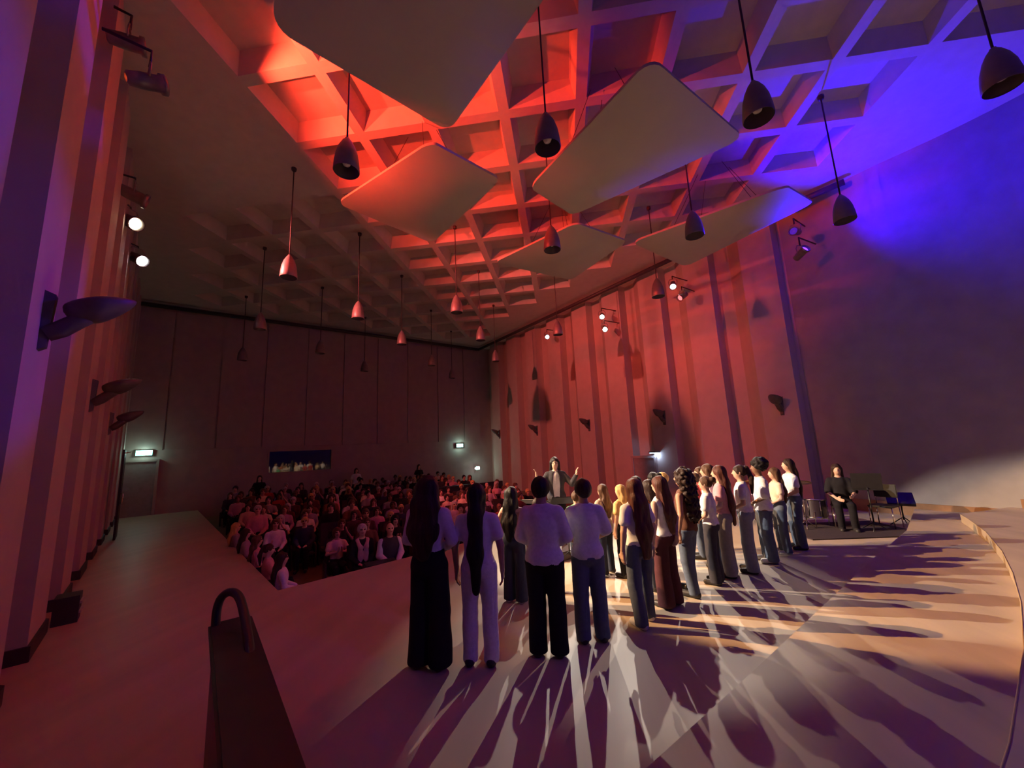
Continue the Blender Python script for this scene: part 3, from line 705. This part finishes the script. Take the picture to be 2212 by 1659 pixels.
    # hair
    if hair:
        f = Field((-.26, -.32, 1.30-hlen+dz), (.26, .16, 1.78+dz), vox*.85)
        f.el((0, -.012, 1.615+dz), (.088, .108, .105), .02)
        if hair == 'short': f.el((0, -.02, 1.60+dz), (.094, .108, .112), .02)
        if hair == 'long':
            f.rc((0, -.045, 1.60+dz), (0, -.095, 1.42+dz), .088, .09, .04, 1.0*hwid, .72); f.rc((0, -.095, 1.42+dz), (0, -.135, 1.44-hlen*.55+dz), .09, .095, .03, 1.15*hwid, .5)
            f.rc((0, -.135, 1.44-hlen*.55+dz), (0, -.14, 1.44-hlen+dz), .09, .05, .03, 1.1*hwid, .5)
            for s in (1, -1): f.rc((s*.068, -.01, 1.60+dz), (s*.085*hwid, -.035, 1.40+dz), .03, .03, .03)
        if hair == 'pony':
            f.el((0, -.10, 1.66+dz), (.035, .04, .04), .03); f.rc((0, -.12, 1.66+dz), (0, -.165, 1.50+dz), .028, .045, .03, 1*hwid); f.rc((0, -.165, 1.50+dz), (0, -.15, 1.5-hlen+dz), .045, .018, .02, 1*hwid)
        if hair == 'bun': f.el((0, -.125, 1.66+dz), (.05, .045, .05), .03)
        if hair == 'afro': f.el((0, -.05, 1.66+dz), (.135, .135, .125), .04)
        if hair == 'curly':
            f.el((0, -.04, 1.60+dz), (.135, .12, .15), .04); f.rc((0, -.08, 1.52+dz), (0, -.12, 1.46-hlen+dz), .14, .12, .04, 1.15, .7)
        if hair == 'bob': f.el((0, -.02, 1.57+dz), (.098, .10, .12), .03)
        amp = {'curly': .012, 'afro': .008}.get(hair, .004); f.noise(amp, 70 if amp > .006 else 60, seed, .35 if amp < .006 else 1)
        if hair in ('long', 'bob', 'curly'): f.el((0, .115, 1.545+dz), (.073, .105, .098), 0, True); f.el((0, .15, 1.45+dz), (.10, .13, .12), 0, True)
        else: f.el((0, .115, 1.55+dz), (.095, .105, .09), 0, True); f.el((0, .02, 1.50+dz), (.12, .085, .075), 0, True)
        out['hair'] = np_mesh('hair', [f.nets()], [])
    return out
def with_mats(me, *ms):
    me.materials.clear()
    for m in ms: me.materials.append(m)
    return me
def person(pos, facing, H, label, sk='light', hc='dark', top='white', bottom='denim', shoe=None, group=None, cat='person', z=0, lean=0, **kw):
    P = person_parts(**kw); s = H/1.70
    r = empty('person', (pos[0], pos[1], z), atan2(facing[1], facing[0])-pi/2); r.scale = (s, s, s); tag(r, label, cat, group)
    if lean: r.rotation_euler = (lean, 0, r.rotation_euler[2])
    link(bpy.data.objects.new('body', with_mats(P['body'], SK[sk], M_EYE, M_LIP)), r)
    link(bpy.data.objects.new('top', with_mats(P['top'], CL[top])), r)
    link(bpy.data.objects.new('trousers', with_mats(P['trousers'], CL[bottom])), r)
    for nm in ('shoe_r', 'shoe_l'): link(bpy.data.objects.new('shoe', with_mats(P[nm], shoe or M_SHOE)), r)
    if 'hair' in P: link(bpy.data.objects.new('hair', with_mats(P['hair'], HR[hc])), r)
    return r
CON = (-.24, 8.15)
def to_con(x, y, a=0):
    d = Vector((CON[0]-x, CON[1]-y, 0)).normalized(); d.rotate(Matrix.Rotation(radians(a), 3, 'Z')); return (d.x, d.y)
G = 'choir singers on stage'
choir = [
 (-1.43, 3.99, 1.79, 'singer seen from behind in white long-sleeved top and black wide trousers, leftmost', dict(sk='tan', hc='dark', top='white', bottom='black', sleeve='long', hlen=.44, hwid=1.4, hem=1.0, wide=.05, pose=('front', 'front'), vox=.0115, seed=1), 8),
 (-.94, 4.06, 1.69, 'singer in white T-shirt and pale trousers with waist-long straight black hair', dict(sk='tan', hc='black', top='white', bottom='white', sleeve='short', hlen=.72, hwid=.72, hem=.93, wide=.012, pose=('side', 'side'), vox=.0115, seed=2), 10),
 (-.79, 5.59, 1.50, 'singer with long wavy dark hair, bare arms, tan cropped top and dark wide jeans', dict(sk='light', hc='black', top='tan', bottom='darkdenim', sleeve=None, hair='long', hlen=.5, hwid=1.15, hem=1.02, neck=1.33, wide=.035, pose=('hip', 'side'), vox=.012, seed=3, shoe=M_SHOEW), -8),
 (-.29, 4.25, 1.72, 'broad boy with short black hair in white jumper and black trousers', dict(sk='tan', hc='black', top='white', bottom='black', sleeve='long', hair='short', b=1.13, hem=.86, wide=.03, pose=('front', 'front'), vox=.0115, seed=4), -4),
 (.16, 4.55, 1.66, 'boy with short dark hair in white T-shirt and blue jeans', dict(sk='tan', hc='dark', top='white', bottom='denim', sleeve='elbow', hair='short', b=1.03, hem=.86, wide=.022, pose=('front', 'front'), vox=.0115, seed=5), 6),
 (.77, 4.94, 1.61, 'girl with waist-long auburn hair, white short sleeves and frayed blue jeans', dict(sk='light', hc='auburn', top='white', bottom='denim', sleeve='short', hlen=.62, hwid=1.15, hem=.92, wide=.02, pose=('side', 'side'), stance=.10, vox=.012, seed=6, shoe=M_SHOEW), 14),
 (1.18, 5.47, 1.585, 'girl in sleeveless white top and dark brown flared trousers', dict(sk='light', hc='auburn', top='white', bottom='plum', sleeve=None, hlen=.45, hwid=1.05, hem=.92, wide=.05, pose=('side', 'back'), vox=.012, seed=7), 18),
 (1.58, 5.86, 1.63, 'girl with big curly dark hair in glittery brown top and blue jeans', dict(sk='tan', hc='dark', top='brown', bottom='denim', sleeve=None, hair='curly', hlen=.36, hem=.86, wide=.012, pose=('side', 'side'), stance=.08, vox=.012, seed=8), 14),
 (2.03, 6.30, 1.49, 'short singer with hair tied up, white T-shirt and dark trousers', dict(sk='light', hc='brown', top='white', bottom='charcoal', sleeve='short', hair='bun', hem=.93, wide=.03, pose=('front', 'side'), vox=.0125, seed=9), 10),
 (2.34, 6.60, 1.62, 'singer with waist-long red brown hair, pink white top and grey jeans', dict(sk='light', hc='auburn', top='pink', bottom='grey', sleeve='short', hlen=.62, hwid=1.2, hem=.95, wide=.03, pose=('front', 'front'), vox=.0125, seed=10), 6),
 (2.73, 6.81, 1.60, 'singer in white T-shirt and loose pale jeans with a low ponytail', dict(sk='light', hc='dark', top='white', bottom='paledenim', sleeve='short', hair='pony', hlen=.25, hem=.95, wide=.04, pose=('front', 'side'), vox=.0125, seed=11), 4),
 (3.24, 7.33, 1.63, 'singer with a round afro and oversized white shirt', dict(sk='brown', hc='black', top='white', bottom='denim', sleeve='elbow', hair='afro', hem=.84, b=1.08, wide=.035, pose=('front', 'side'), vox=.0125, seed=12, shoe=M_SHOEW), 4),
 (3.72, 7.82, 1.47, 'short singer with straight brown hair, cream cropped top and grey jeans', dict(sk='light', hc='brown', top='cream', bottom='denim', sleeve='short', hlen=.42, hem=1.02, wide=.02, pose=('front', 'side'), vox=.013, seed=13, shoe=M_SHOEW), 0),
 (4.13, 8.12, 1.60, 'rightmost singer, tall with long dark hair, white top and blue jeans', dict(sk='light', hc='dark', top='white', bottom='denim', sleeve='short', hlen=.5, hem=.98, wide=.015, pose=('front', 'side'), vox=.013, seed=14), -4),
 (-.46, 5.95, 1.30, 'small dark haired child singer mostly hidden behind the broad boy', dict(sk='light', hc='dark', top='pink', bottom='darkdenim', hair='bob', vox=.015, hands=False, seed=15), 0),
 (.11, 6.60, 1.30, 'child singer in a green T-shirt mostly hidden behind the boy in jeans', dict(sk='light', hc='brown', top='green', bottom='darkdenim', hair='short', vox=.014, hands=False, seed=16), 0),
 (.55, 6.77, 1.38, 'singer with straight brown hair, long beige shirt and dark jeans', dict(sk='light', hc='brown', top='beige', bottom='darkdenim', sleeve='elbow', hlen=.33, hem=.78, wide=.01, pose=('side', 'side'), vox=.0135, seed=17), 16),
 (.82, 6.60, 1.38, 'blond singer in a yellow top and dark trousers', dict(sk='light', hc='blond', top='yellow', bottom='black', sleeve='short', hair='long', hlen=.25, hem=.97, pose=('side', 'side'), vox=.0135, seed=18), 14),
 (1.07, 6.60, 1.50, 'singer with dark brown hair just behind the girl with waist-long hair', dict(sk='light', hc='dark', top='cream', bottom='darkdenim', hlen=.35, vox=.014, hands=False, seed=19), 10),
 (1.15, 6.05, 1.49, 'dark haired singer in a rust orange top in the second row', dict(sk='tan', hc='dark', top='rust', bottom='denim', hlen=.38, vox=.014, hands=False, seed=20), 10),
 (1.35, 6.62, 1.55, 'singer in profile with tied black hair in the second row', dict(sk='light', hc='black', top='cream', bottom='darkdenim', hair='bun', vox=.014, hands=False, seed=21), 0),
 (1.62, 7.20, 1.50, 'fair haired singer in the second row behind the sleeveless white top', dict(sk='light', hc='blond', top='cream', bottom='denim', hair='short', vox=.014, hands=False, seed=22), 0),
 (2.25, 7.58, 1.45, 'red topped singer with short brown hair in the back row', dict(sk='light', hc='brown', top='red', bottom='denim', hair='short', vox=.014, hands=False, seed=23), 0),
 (2.48, 7.96, 1.52, 'brown haired singer at the back right of the choir', dict(sk='light', hc='brown', top='red', bottom='denim', hair='bun', vox=.014, hands=False, seed=24), 0),
 (2.33, 7.08, 1.62, 'singer with light brown hair and lit forehead in the back row', dict(sk='light', hc='brown', top='white', bottom='denim', hlen=.4, vox=.014, hands=False, seed=25), 0),
]
for x, y, H, lab, kw, a in choir: person((x, y), to_con(x, y, a), H, lab, group=G, **kw)
# conductor on a small podium
bm = bmesh.new(); add_box(bm, (CON[0], CON[1], .077), (1.1, 1.1, .146), Matrix.Rotation(radians(45), 3, 'Z'), .012)
tag(bm_obj('podium', bm, M_DARKWOOD), 'low dark wooden podium under the conductor', 'podium')
cond = person(CON, (.12, -1), 1.66, 'conductor facing the choir with raised hands, black blazer and white shirt', sk='light', hc='black', top='white', bottom='black', sleeve=None, hlen=.36, hwid=1.1, hem=.90, pose=('raise', 'raise'), vox=.011, seed=30, z=.152)
J_, dz_ = joints_for('raise', 'raise', False)
f = Field((-.6, -.22, .78), (.6, .5, 1.46), .0115); torso(f, 1.06, 0, .024)
for s in (1, -1):
    j = J_[s]; f.rc(j['sh'], j['el'], .068, .058, .03); e_, w_ = np.array(j['el']), np.array(j['wr']); f.rc(e_, e_+(w_-e_)*.93, .057, .045, .02)
f.zclip(.82, 1.47); f.el((0, .02, 1.48), (.08, .085, .07), 0, True); f.el((0, .2, 1.14), (.085, .19, .38), 0, True); f.noise(.003, 36, 2, .6)
link(bpy.data.objects.new('blazer', np_mesh('blazer', [f.nets()], [CL['charcoal']])), cond)
gl = bmesh.new()
for s in (1, -1): add_tube(gl, [(s*.035+.03*cos(a*pi/8), .108, 1.605+.022*sin(a*pi/8)) for a in range(17)], .0035, 5)
add_tube(gl, [(-.008, .112, 1.608), (.008, .112, 1.608)], .003, 5)
bm_obj('glasses', gl, M_BLACK, cond)

def music_stand(pos, rz, label, hgt=1.0, wd=.5, tilt=.5, paper=True):
    r = empty('music_stand', pos, rz); tag(r, label, 'music stand')
    tube_obj('pole', [(0, 0, .12), (0, 0, hgt)], .014, M_BLACK, r, 8)
    for k in range(3):
        a = 2*pi*k/3+.3; tube_obj('leg', [(0, 0, .18), (.25*cos(a), .25*sin(a), .012)], .010, M_BLACK, r, 6)
    R3 = Matrix.Rotation(tilt, 3, 'X')
    box_obj('desk', (0, 0, hgt+.13), (wd, .015, .34), M_BLACK, r, R3, .004)
    v = R3 @ Vector((0, -.03, -.17)); box_obj('ledge', (v.x, v.y, hgt+.13+v.z), (wd, .06, .012), M_BLACK, r, R3)
    if paper:
        v = R3 @ Vector((0, -.012, .0)); box_obj('sheet_music', (v.x, v.y, hgt+.13+v.z), (wd*.85, .006, .29), mat('paper', (.75, .7, .62), .7), r, R3)
    return r
music_stand((-.05, 7.42, 0), pi+.15, 'low music stand with white sheets in front of the conductor', .93, .55, -1.1)
music_stand((-.62, 7.55, 0), pi-.25, 'second music stand with a pale edge left of the conductor', .90, .5, -1.25)
# black half-height screen before the rear right seats
r = empty('seating_screen', tuple(Q(15.2, 8.6)+Vector((0, 0, AZ(15.2)))), radians(45)); tag(r, 'black half-height screen at the end of the seat rows', 'screen')
box_obj('panel', (0, 0, .55), (4.4, .06, 1.02), M_BLACK, r); box_obj('top_cap', (0, 0, 1.08), (4.5, .12, .05), M_BLACK, r); box_obj('end_post', (2.24, 0, .55), (.1, .12, 1.1), M_BLACK, r)
for x in (-1.8, 0, 1.8): box_obj('foot', (x, 0, .025), (.06, .5, .05), M_BLACK, r)

# ------------------------------------------------------------------ musicians' corner on the right
SM = Vector((5.98, 9.8, 0))
def chair(pos, rz, label):
    r = empty('chair', pos, rz); tag(r, label, 'chair')
    box_obj('seat', (0, 0, .45), (.42, .42, .04), M_BLACK, r, bevel=.01); box_obj('backrest', (0, -.2, .75), (.40, .03, .28), M_BLACK, r, bevel=.01)
    for sx in (-1, 1):
        for sy in (-1, 1): tube_obj('leg', [(sx*.19, sy*.19, .43), (sx*.20, sy*.21, .0)], .011, M_CHROME, r, 6)
        tube_obj('back_upright', [(sx*.18, -.2, .45), (sx*.18, -.21, .78)], .011, M_CHROME, r, 6)
    return r
fa = Vector((-.5, -1, 0)).normalized()
chair((SM.x, SM.y, 0), atan2(fa.y, fa.x)-pi/2, 'black chair under the seated musician')
person((SM.x, SM.y), (fa.x, fa.y), 1.72, 'seated musician in black with long dark hair beside the music stand', sk='light', hc='dark', top='black', bottom='black', sleeve='elbow', hair='long', hlen=.32, seated=True, hem=.86, pose=('play', 'lap'), vox=.013, seed=31)
music_stand((6.28, 9.42, 0), atan2(fa.y, fa.x)-pi/2+pi, 'wide black music stand by the seated musician', .88, .50, .12, False)
chair((6.75, 9.75, 0), 2.2, 'black chair standing before the pale lit wall')
music_stand((7.2, 9.9, 0), 2.6, 'low bare music stand casting a shadow on the wall', .45, .45, .9, False)
# drum kit
dk = empty('drum_kit', (5.0, 10.3, 0), radians(120)); tag(dk, 'dark drum kit with chrome fittings behind the rightmost singer', 'drum kit')
MD = mat('drum_shell', (.03, .02, .03), .3, coat=.3); MH = mat('drum_head', (.35, .32, .32), .5); MC = mat('cymbal_brass', (.75, .55, .2), .22, metal=1)
def drum(c, r_, h_, d, nm):
    m = Matrix.Translation(c) @ aim_matrix(d)
    sh = lathe_obj(nm, [(r_, 0), (r_, h_)], MD, dk, 20, m, cap=False)
    lathe_obj('drum_head', [(.003, h_-.005), (r_*.98, h_-.005)], MH, sh, 20, m, cap=False); lathe_obj('drum_head', [(.003, .005), (r_*.98, .005)], MH, sh, 20, m, cap=False)
    for z in (0, h_): lathe_obj('hoop', [(r_, z-.012), (r_+.014, z-.012), (r_+.014, z+.012), (r_, z+.012), (r_, z-.012)], M_CHROME, sh, 20, m, cap=False)
    for k in range(6):
        a = k*pi/3; v0 = m @ Vector((cos(a)*(r_+.012), sin(a)*(r_+.012), .03)); v1 = m @ Vector((cos(a)*(r_+.012), sin(a)*(r_+.012), h_-.03)); tube_obj('lug', [v0, v1], .007, M_CHROME, sh, 5)
drum((0, -.2, .30), .28, .4, (0, 1, 0), 'bass_drum'); drum((.48, -.2, .52), .18, .14, (.1, -.1, 1), 'snare_drum'); drum((-.18, .05, .62), .14, .2, (0, -.4, 1), 'tom_drum'); drum((.18, .05, .62), .14, .2, (0, -.4, 1), 'tom_drum'); drum((-.55, -.25, .2), .21, .38, (.05, -.1, 1), 'floor_tom')
for c in ((.6, .2, .92), (-.6, .2, 1.0), (.75, -.3, .85)):
    m = Matrix.Translation(c) @ aim_matrix((.15, -.3, 1))
    lathe_obj('cymbal', [(.004, .02), (.04, .018), (.21, 0), (.21, -.003), (.04, .012), (.004, .014)], MC, dk, 20, m, cap=False)
    tube_obj('cymbal_stand', [(c[0], c[1], 0.02), c], .012, M_CHROME, dk, 6)
    for k in range(3): a = k*2*pi/3; tube_obj('stand_leg', [(c[0], c[1], .2), (c[0]+.2*cos(a), c[1]+.2*sin(a), .01)], .009, M_CHROME, dk, 5)
for x in (.4, .56): tube_obj('snare_leg', [(.48, -.2, .5), (x, -.2+(.15 if x < .5 else -.15), .01)], .009, M_CHROME, dk, 5)
for a in (0, 2, 4): tube_obj('tom_leg', [(-.55+.2*cos(a), -.25+.2*sin(a), .35), (-.55+.23*cos(a), -.25+.23*sin(a), .01)], .009, M_CHROME, dk, 5)
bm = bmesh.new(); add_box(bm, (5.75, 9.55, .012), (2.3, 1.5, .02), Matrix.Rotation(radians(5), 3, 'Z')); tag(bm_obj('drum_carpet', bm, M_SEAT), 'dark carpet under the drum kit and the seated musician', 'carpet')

# ------------------------------------------------------------------ audience
AUD = []
def aud_variant(**kw):
    P = person_parts(vox=.021, seated=True, hands=False, hem=.86, **kw)
    for k in P: P[k].materials.append(CL['black'])
    P['body'].materials.append(M_EYE); P['body'].materials.append(M_LIP)
    return P
VAR = [aud_variant(hair='long', hlen=.3, sleeve='long', pose=('lap', 'lap'), seed=1), aud_variant(hair='short', b=1.12, sleeve='long', pose=('lap', 'lap'), seed=2), aud_variant(hair='bob', sleeve='short', pose=('clap', 'clap'), seed=3), aud_variant(hair='short', b=1.05, sleeve='short', pose=('clap', 'clap'), seed=4), aud_variant(hair='long', hlen=.42, hwid=1.1, sleeve='short', pose=('film', 'lap'), seed=5), aud_variant(hair='pony', hlen=.2, sleeve='elbow', pose=('lap', 'clap'), seed=6), aud_variant(hair=None, b=1.1, sleeve='long', pose=('lap', 'lap'), seed=7)]
HAIRW = {0: 'long hair', 1: 'short hair', 2: 'bobbed hair', 3: 'short hair', 4: 'long hair', 5: 'tied hair', 6: 'a bald head'}
def put_mat(o, m):
    o.material_slots[0].link = 'OBJECT'; o.material_slots[0].material = m
def aud_person(pos, face, v, top, hc, sk, label, group, H=1.66, bottom='black'):
    P = VAR[v]; s = H/1.70
    r = empty('person', pos, atan2(face[1], face[0])-pi/2); r.scale = (s, s, s); tag(r, label, 'person', group)
    for nm, key, m in (('body', 'body', SK[sk]), ('top', 'top', CL[top]), ('trousers', 'trousers', CL[bottom]), ('hair', 'hair', HR[hc]), ('shoe', 'shoe_r', M_SHOE), ('shoe', 'shoe_l', M_SHOE)):
        if key in P:
            o = bpy.data.objects.new(nm, P[key]); link(o, r); put_mat(o, m)
    return r
# seat
st = empty('auditorium_seat'); first_seat = True
box_obj('seat_cushion', (0, .0, .345), (.48, .42, .1), M_SEAT, st, bevel=.03); box_obj('backrest', (0, -.31, .64), (.5, .09, .62), M_SEAT, st, Matrix.Rotation(radians(8), 3, 'X'), .04)
for sx in (-1, 1): box_obj('side_panel', (sx*.265, -.08, .26), (.04, .46, .52), M_DARKWOOD, st, bevel=.01)
def seat(pos, rz, label):
    global first_seat
    o = st if first_seat else copy_tree(st); first_seat = False
    o.location = pos; o.rotation_euler = (0, 0, rz); return tag(o, label, 'seat', 'auditorium seats')
def proj(p):
    v = Vector(p)-Vector((0, 0, HC)); return (1106+840*v.dot(r2)/v.dot(fwd), 829.5-840*v.dot(u2)/v.dot(fwd))
rows = [9.5+.98*k for k in range(12)]
ROWN = 'first second third fourth fifth sixth seventh eighth ninth tenth eleventh twelfth'.split(); SEATS = []; LIST = []
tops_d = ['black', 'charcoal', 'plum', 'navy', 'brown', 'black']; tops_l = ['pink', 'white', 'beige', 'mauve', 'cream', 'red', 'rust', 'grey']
face = Vector((.62, -.78, 0))
special = {}
for ri, nb in enumerate(rows):
    emin = max(1.626-.087*nb+.75, 2.35 if nb < 11.2 else -9); e = emin+(.27 if ri % 2 else 0)
    while e < 10.2:
        p = Q(nb, e); z = AZ(nb); px, py = proj((p.x, p.y, z+1.1))
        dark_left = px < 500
        if px < 1150 and not (nb > 14.9 and nb < 15.9 and e > 6.0):
            where = ROWN[ri]+' row'
            so = seat((p.x, p.y, z), atan2(face.y, face.x)-pi/2, 'empty dark auditorium seat in the '+where); SEATS.append((px, so))
            if rnd.random() < (.72 if dark_left else .9):
                v = rnd.randrange(7) if rnd.random() < .9 else 1
                if v == 6 and rnd.random() < .7: v = 0
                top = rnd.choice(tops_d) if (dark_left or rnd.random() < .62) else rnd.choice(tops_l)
                hc = rnd.choice(['black', 'dark', 'dark', 'brown', 'brown', 'blond', 'grey']); sk = rnd.choice(['light', 'light', 'tan', 'brown'])
                jx, jy = rnd.uniform(-.06, .06), rnd.uniform(-.05, .05)
                fa2 = face.copy(); fa2.rotate(Matrix.Rotation(rnd.uniform(-.25, .25), 3, 'Z'))
                lab = 'listener in %s with %s in the %s' % ({'plum': 'dark red', 'mauve': 'dusty pink', 'red': 'bright red', 'charcoal': 'dark grey', 'rust': 'orange brown'}.get(top, top), HAIRW[v], where)
                so['label'] = 'dark seat of the %s listener %s' % (where, lab[9:lab.index(' in the ')])
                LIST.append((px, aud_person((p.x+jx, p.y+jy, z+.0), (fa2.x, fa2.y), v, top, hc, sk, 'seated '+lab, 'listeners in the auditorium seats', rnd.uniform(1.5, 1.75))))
        e += .62
for L in (SEATS, LIST):          # same looks in one row: tell them apart by their order
    by = {}
    for px, o in L: by.setdefault(o['label'], []).append((px, o))
    for lab, os_ in by.items():
        if len(os_) > 1:
            os_.sort(key=lambda t: t[0])
            for k, (px, o) in enumerate(os_): o['label'] = lab+', '+(['leftmost', 'second', 'third', 'fourth', 'fifth', 'sixth', 'seventh', 'eighth'][k]+(' from left' if k else ''))
# children by the walkway edge, and the elderly couple
for (x, y, v, top, hc, lab) in ((-5.05, 6.62, 0, 'white', 'dark', 'child in white with long dark hair nearest the stage corner'), (-5.72, 7.12, 5, 'pink', 'dark', 'child in pink top, second from the stage corner'), (-6.5, 7.75, 4, 'pink', 'brown', 'child in pink with brown hair, third from the stage corner'), (-7.3, 8.35, 0, 'mauve', 'dark', 'child in dusty pink, fourth from the stage corner'), (-8.1, 8.95, 0, 'grey', 'blond', 'fair haired child in grey, fifth from the stage corner')):
    nb = Vector((x, y, 0)).dot(BN); aud_person((x, y, AZ(nb)), (.75, .65), v, top, hc, 'light', lab, 'children along the walkway edge', 1.5)
for (nb, e, v, top, hc, lab) in ((8.75, 2.62, 1, 'black', 'grey', 'white haired listener in a pale scarf in the front row'), (8.45, 3.1, 6, 'charcoal', 'grey', 'bald elderly man in dark waistcoat and white sleeves in the front row'), (8.75, 3.95, 4, 'pink', 'dark', 'long haired woman filming with raised arms in the front row')):
    p = Q(nb, e); seat((p.x, p.y, AZ(nb)), atan2(face.y, face.x)-pi/2, 'front row seat under the '+lab.split(' in ')[0]); pr = aud_person((p.x, p.y, AZ(nb)), (face.x, face.y), v, top, hc, 'light', lab, None, 1.72)
    if 'scarf' in lab:
        f = Field((-.25, -.2, .6), (.25, .3, 1.2), .014)
        for s_ in (1, -1): f.rc((s_*.03, -.07, 1.06), (s_*.095, .03, 1.03), .035, .04, .03); f.rc((s_*.095, .03, 1.03), (s_*.06, .145, .92), .04, .045, .03); f.rc((s_*.06, .145, .92), (s_*.055, .15, .68), .045, .05, .02, 1, .5)
        f.noise(.003, 40, 3); link(bpy.data.objects.new('scarf', np_mesh('scarf', [f.nets()], [CL['pink']])), pr)
    if 'waistcoat' in lab:
        J2, d2 = joints_for('lap', 'lap', True); f = Field((-.4, -.25, .55), (.4, .4, 1.1), .016)
        for s_ in (1, -1): f.rc(J2[s_]['sh'], J2[s_]['el'], .074, .066, .02); f.rc(J2[s_]['el'], tuple(np.array(J2[s_]['wr'])), .066, .05, .02)
        link(bpy.data.objects.new('shirt_sleeves', np_mesh('shirt_sleeves', [f.nets()], [CL['white']])), pr)
r = empty('bench', (-6.62, 7.82, AZ(10.2)), atan2(LD.y, LD.x)); tag(r, 'low dark bench under the children along the walkway edge', 'bench')
box_obj('seat', (0, -.0, .37), (5.0, .34, .05), M_SEAT, r, bevel=.01)
for x in (-2.2, 0, 2.2): box_obj('leg', (x, 0, .17), (.06, .28, .34), M_BLACK, r)
# people standing against the back wall
P = None
for nb, e, top, lab in ((21.2, 6.0, 'white', 'person in a pale top standing at the back wall right of the booth window'), (20.9, 9.3, 'black', 'long haired person in black standing at the back wall, left of the exit sign'), (20.6, 1.75, 'black', 'person in black standing at the left of the booth window')):
    p = Q(nb, e); person((p.x, p.y), (.7, -.7), 1.72, lab, hc='dark', top=top, bottom='black', hair='long', hlen=.35, vox=.022, hands=False, z=AZ(nb), seed=41)
# front of house small things
p = Q(7.98, 2.75)
r = empty('floor_monitor', (p.x, p.y, AZ(7.98)), atan2(face.y, face.x)-pi/2); tag(r, 'black wedge loudspeaker box before the elderly couple', 'loudspeaker')
bm = bmesh.new()
for x in (-.32, .32): pass
add_box(bm, (0, 0, .38), (.62, .36, .76), None, .02); bm_obj('cabinet', bm, M_BLACK, r); box_obj('grille', (0, .185, .38), (.54, .02, .66), M_SEAT, r)
p = Q(8.0, 3.75)
r = empty('stool', (p.x, p.y, AZ(8.0))); tag(r, 'small round stool with a pink box on it by the stage edge', 'stool')
lathe_obj('seat', [(.004, .62), (.2, .62), (.21, .65), (.2, .68), (.004, .68)], M_GUNM, r, 18)
for k in range(3): a = k*2*pi/3; tube_obj('leg', [(.15*cos(a), .15*sin(a), .62), (.2*cos(a), .2*sin(a), 0)], .012, M_CHROME, r, 6)
bm = bmesh.new(); add_box(bm, (p.x-.03, p.y, AZ(8.0)+.776), (.2, .14, .18), None, .01); tag(bm_obj('gift_box', bm, CL['pink']), 'small pink box standing on the round stool', 'box')
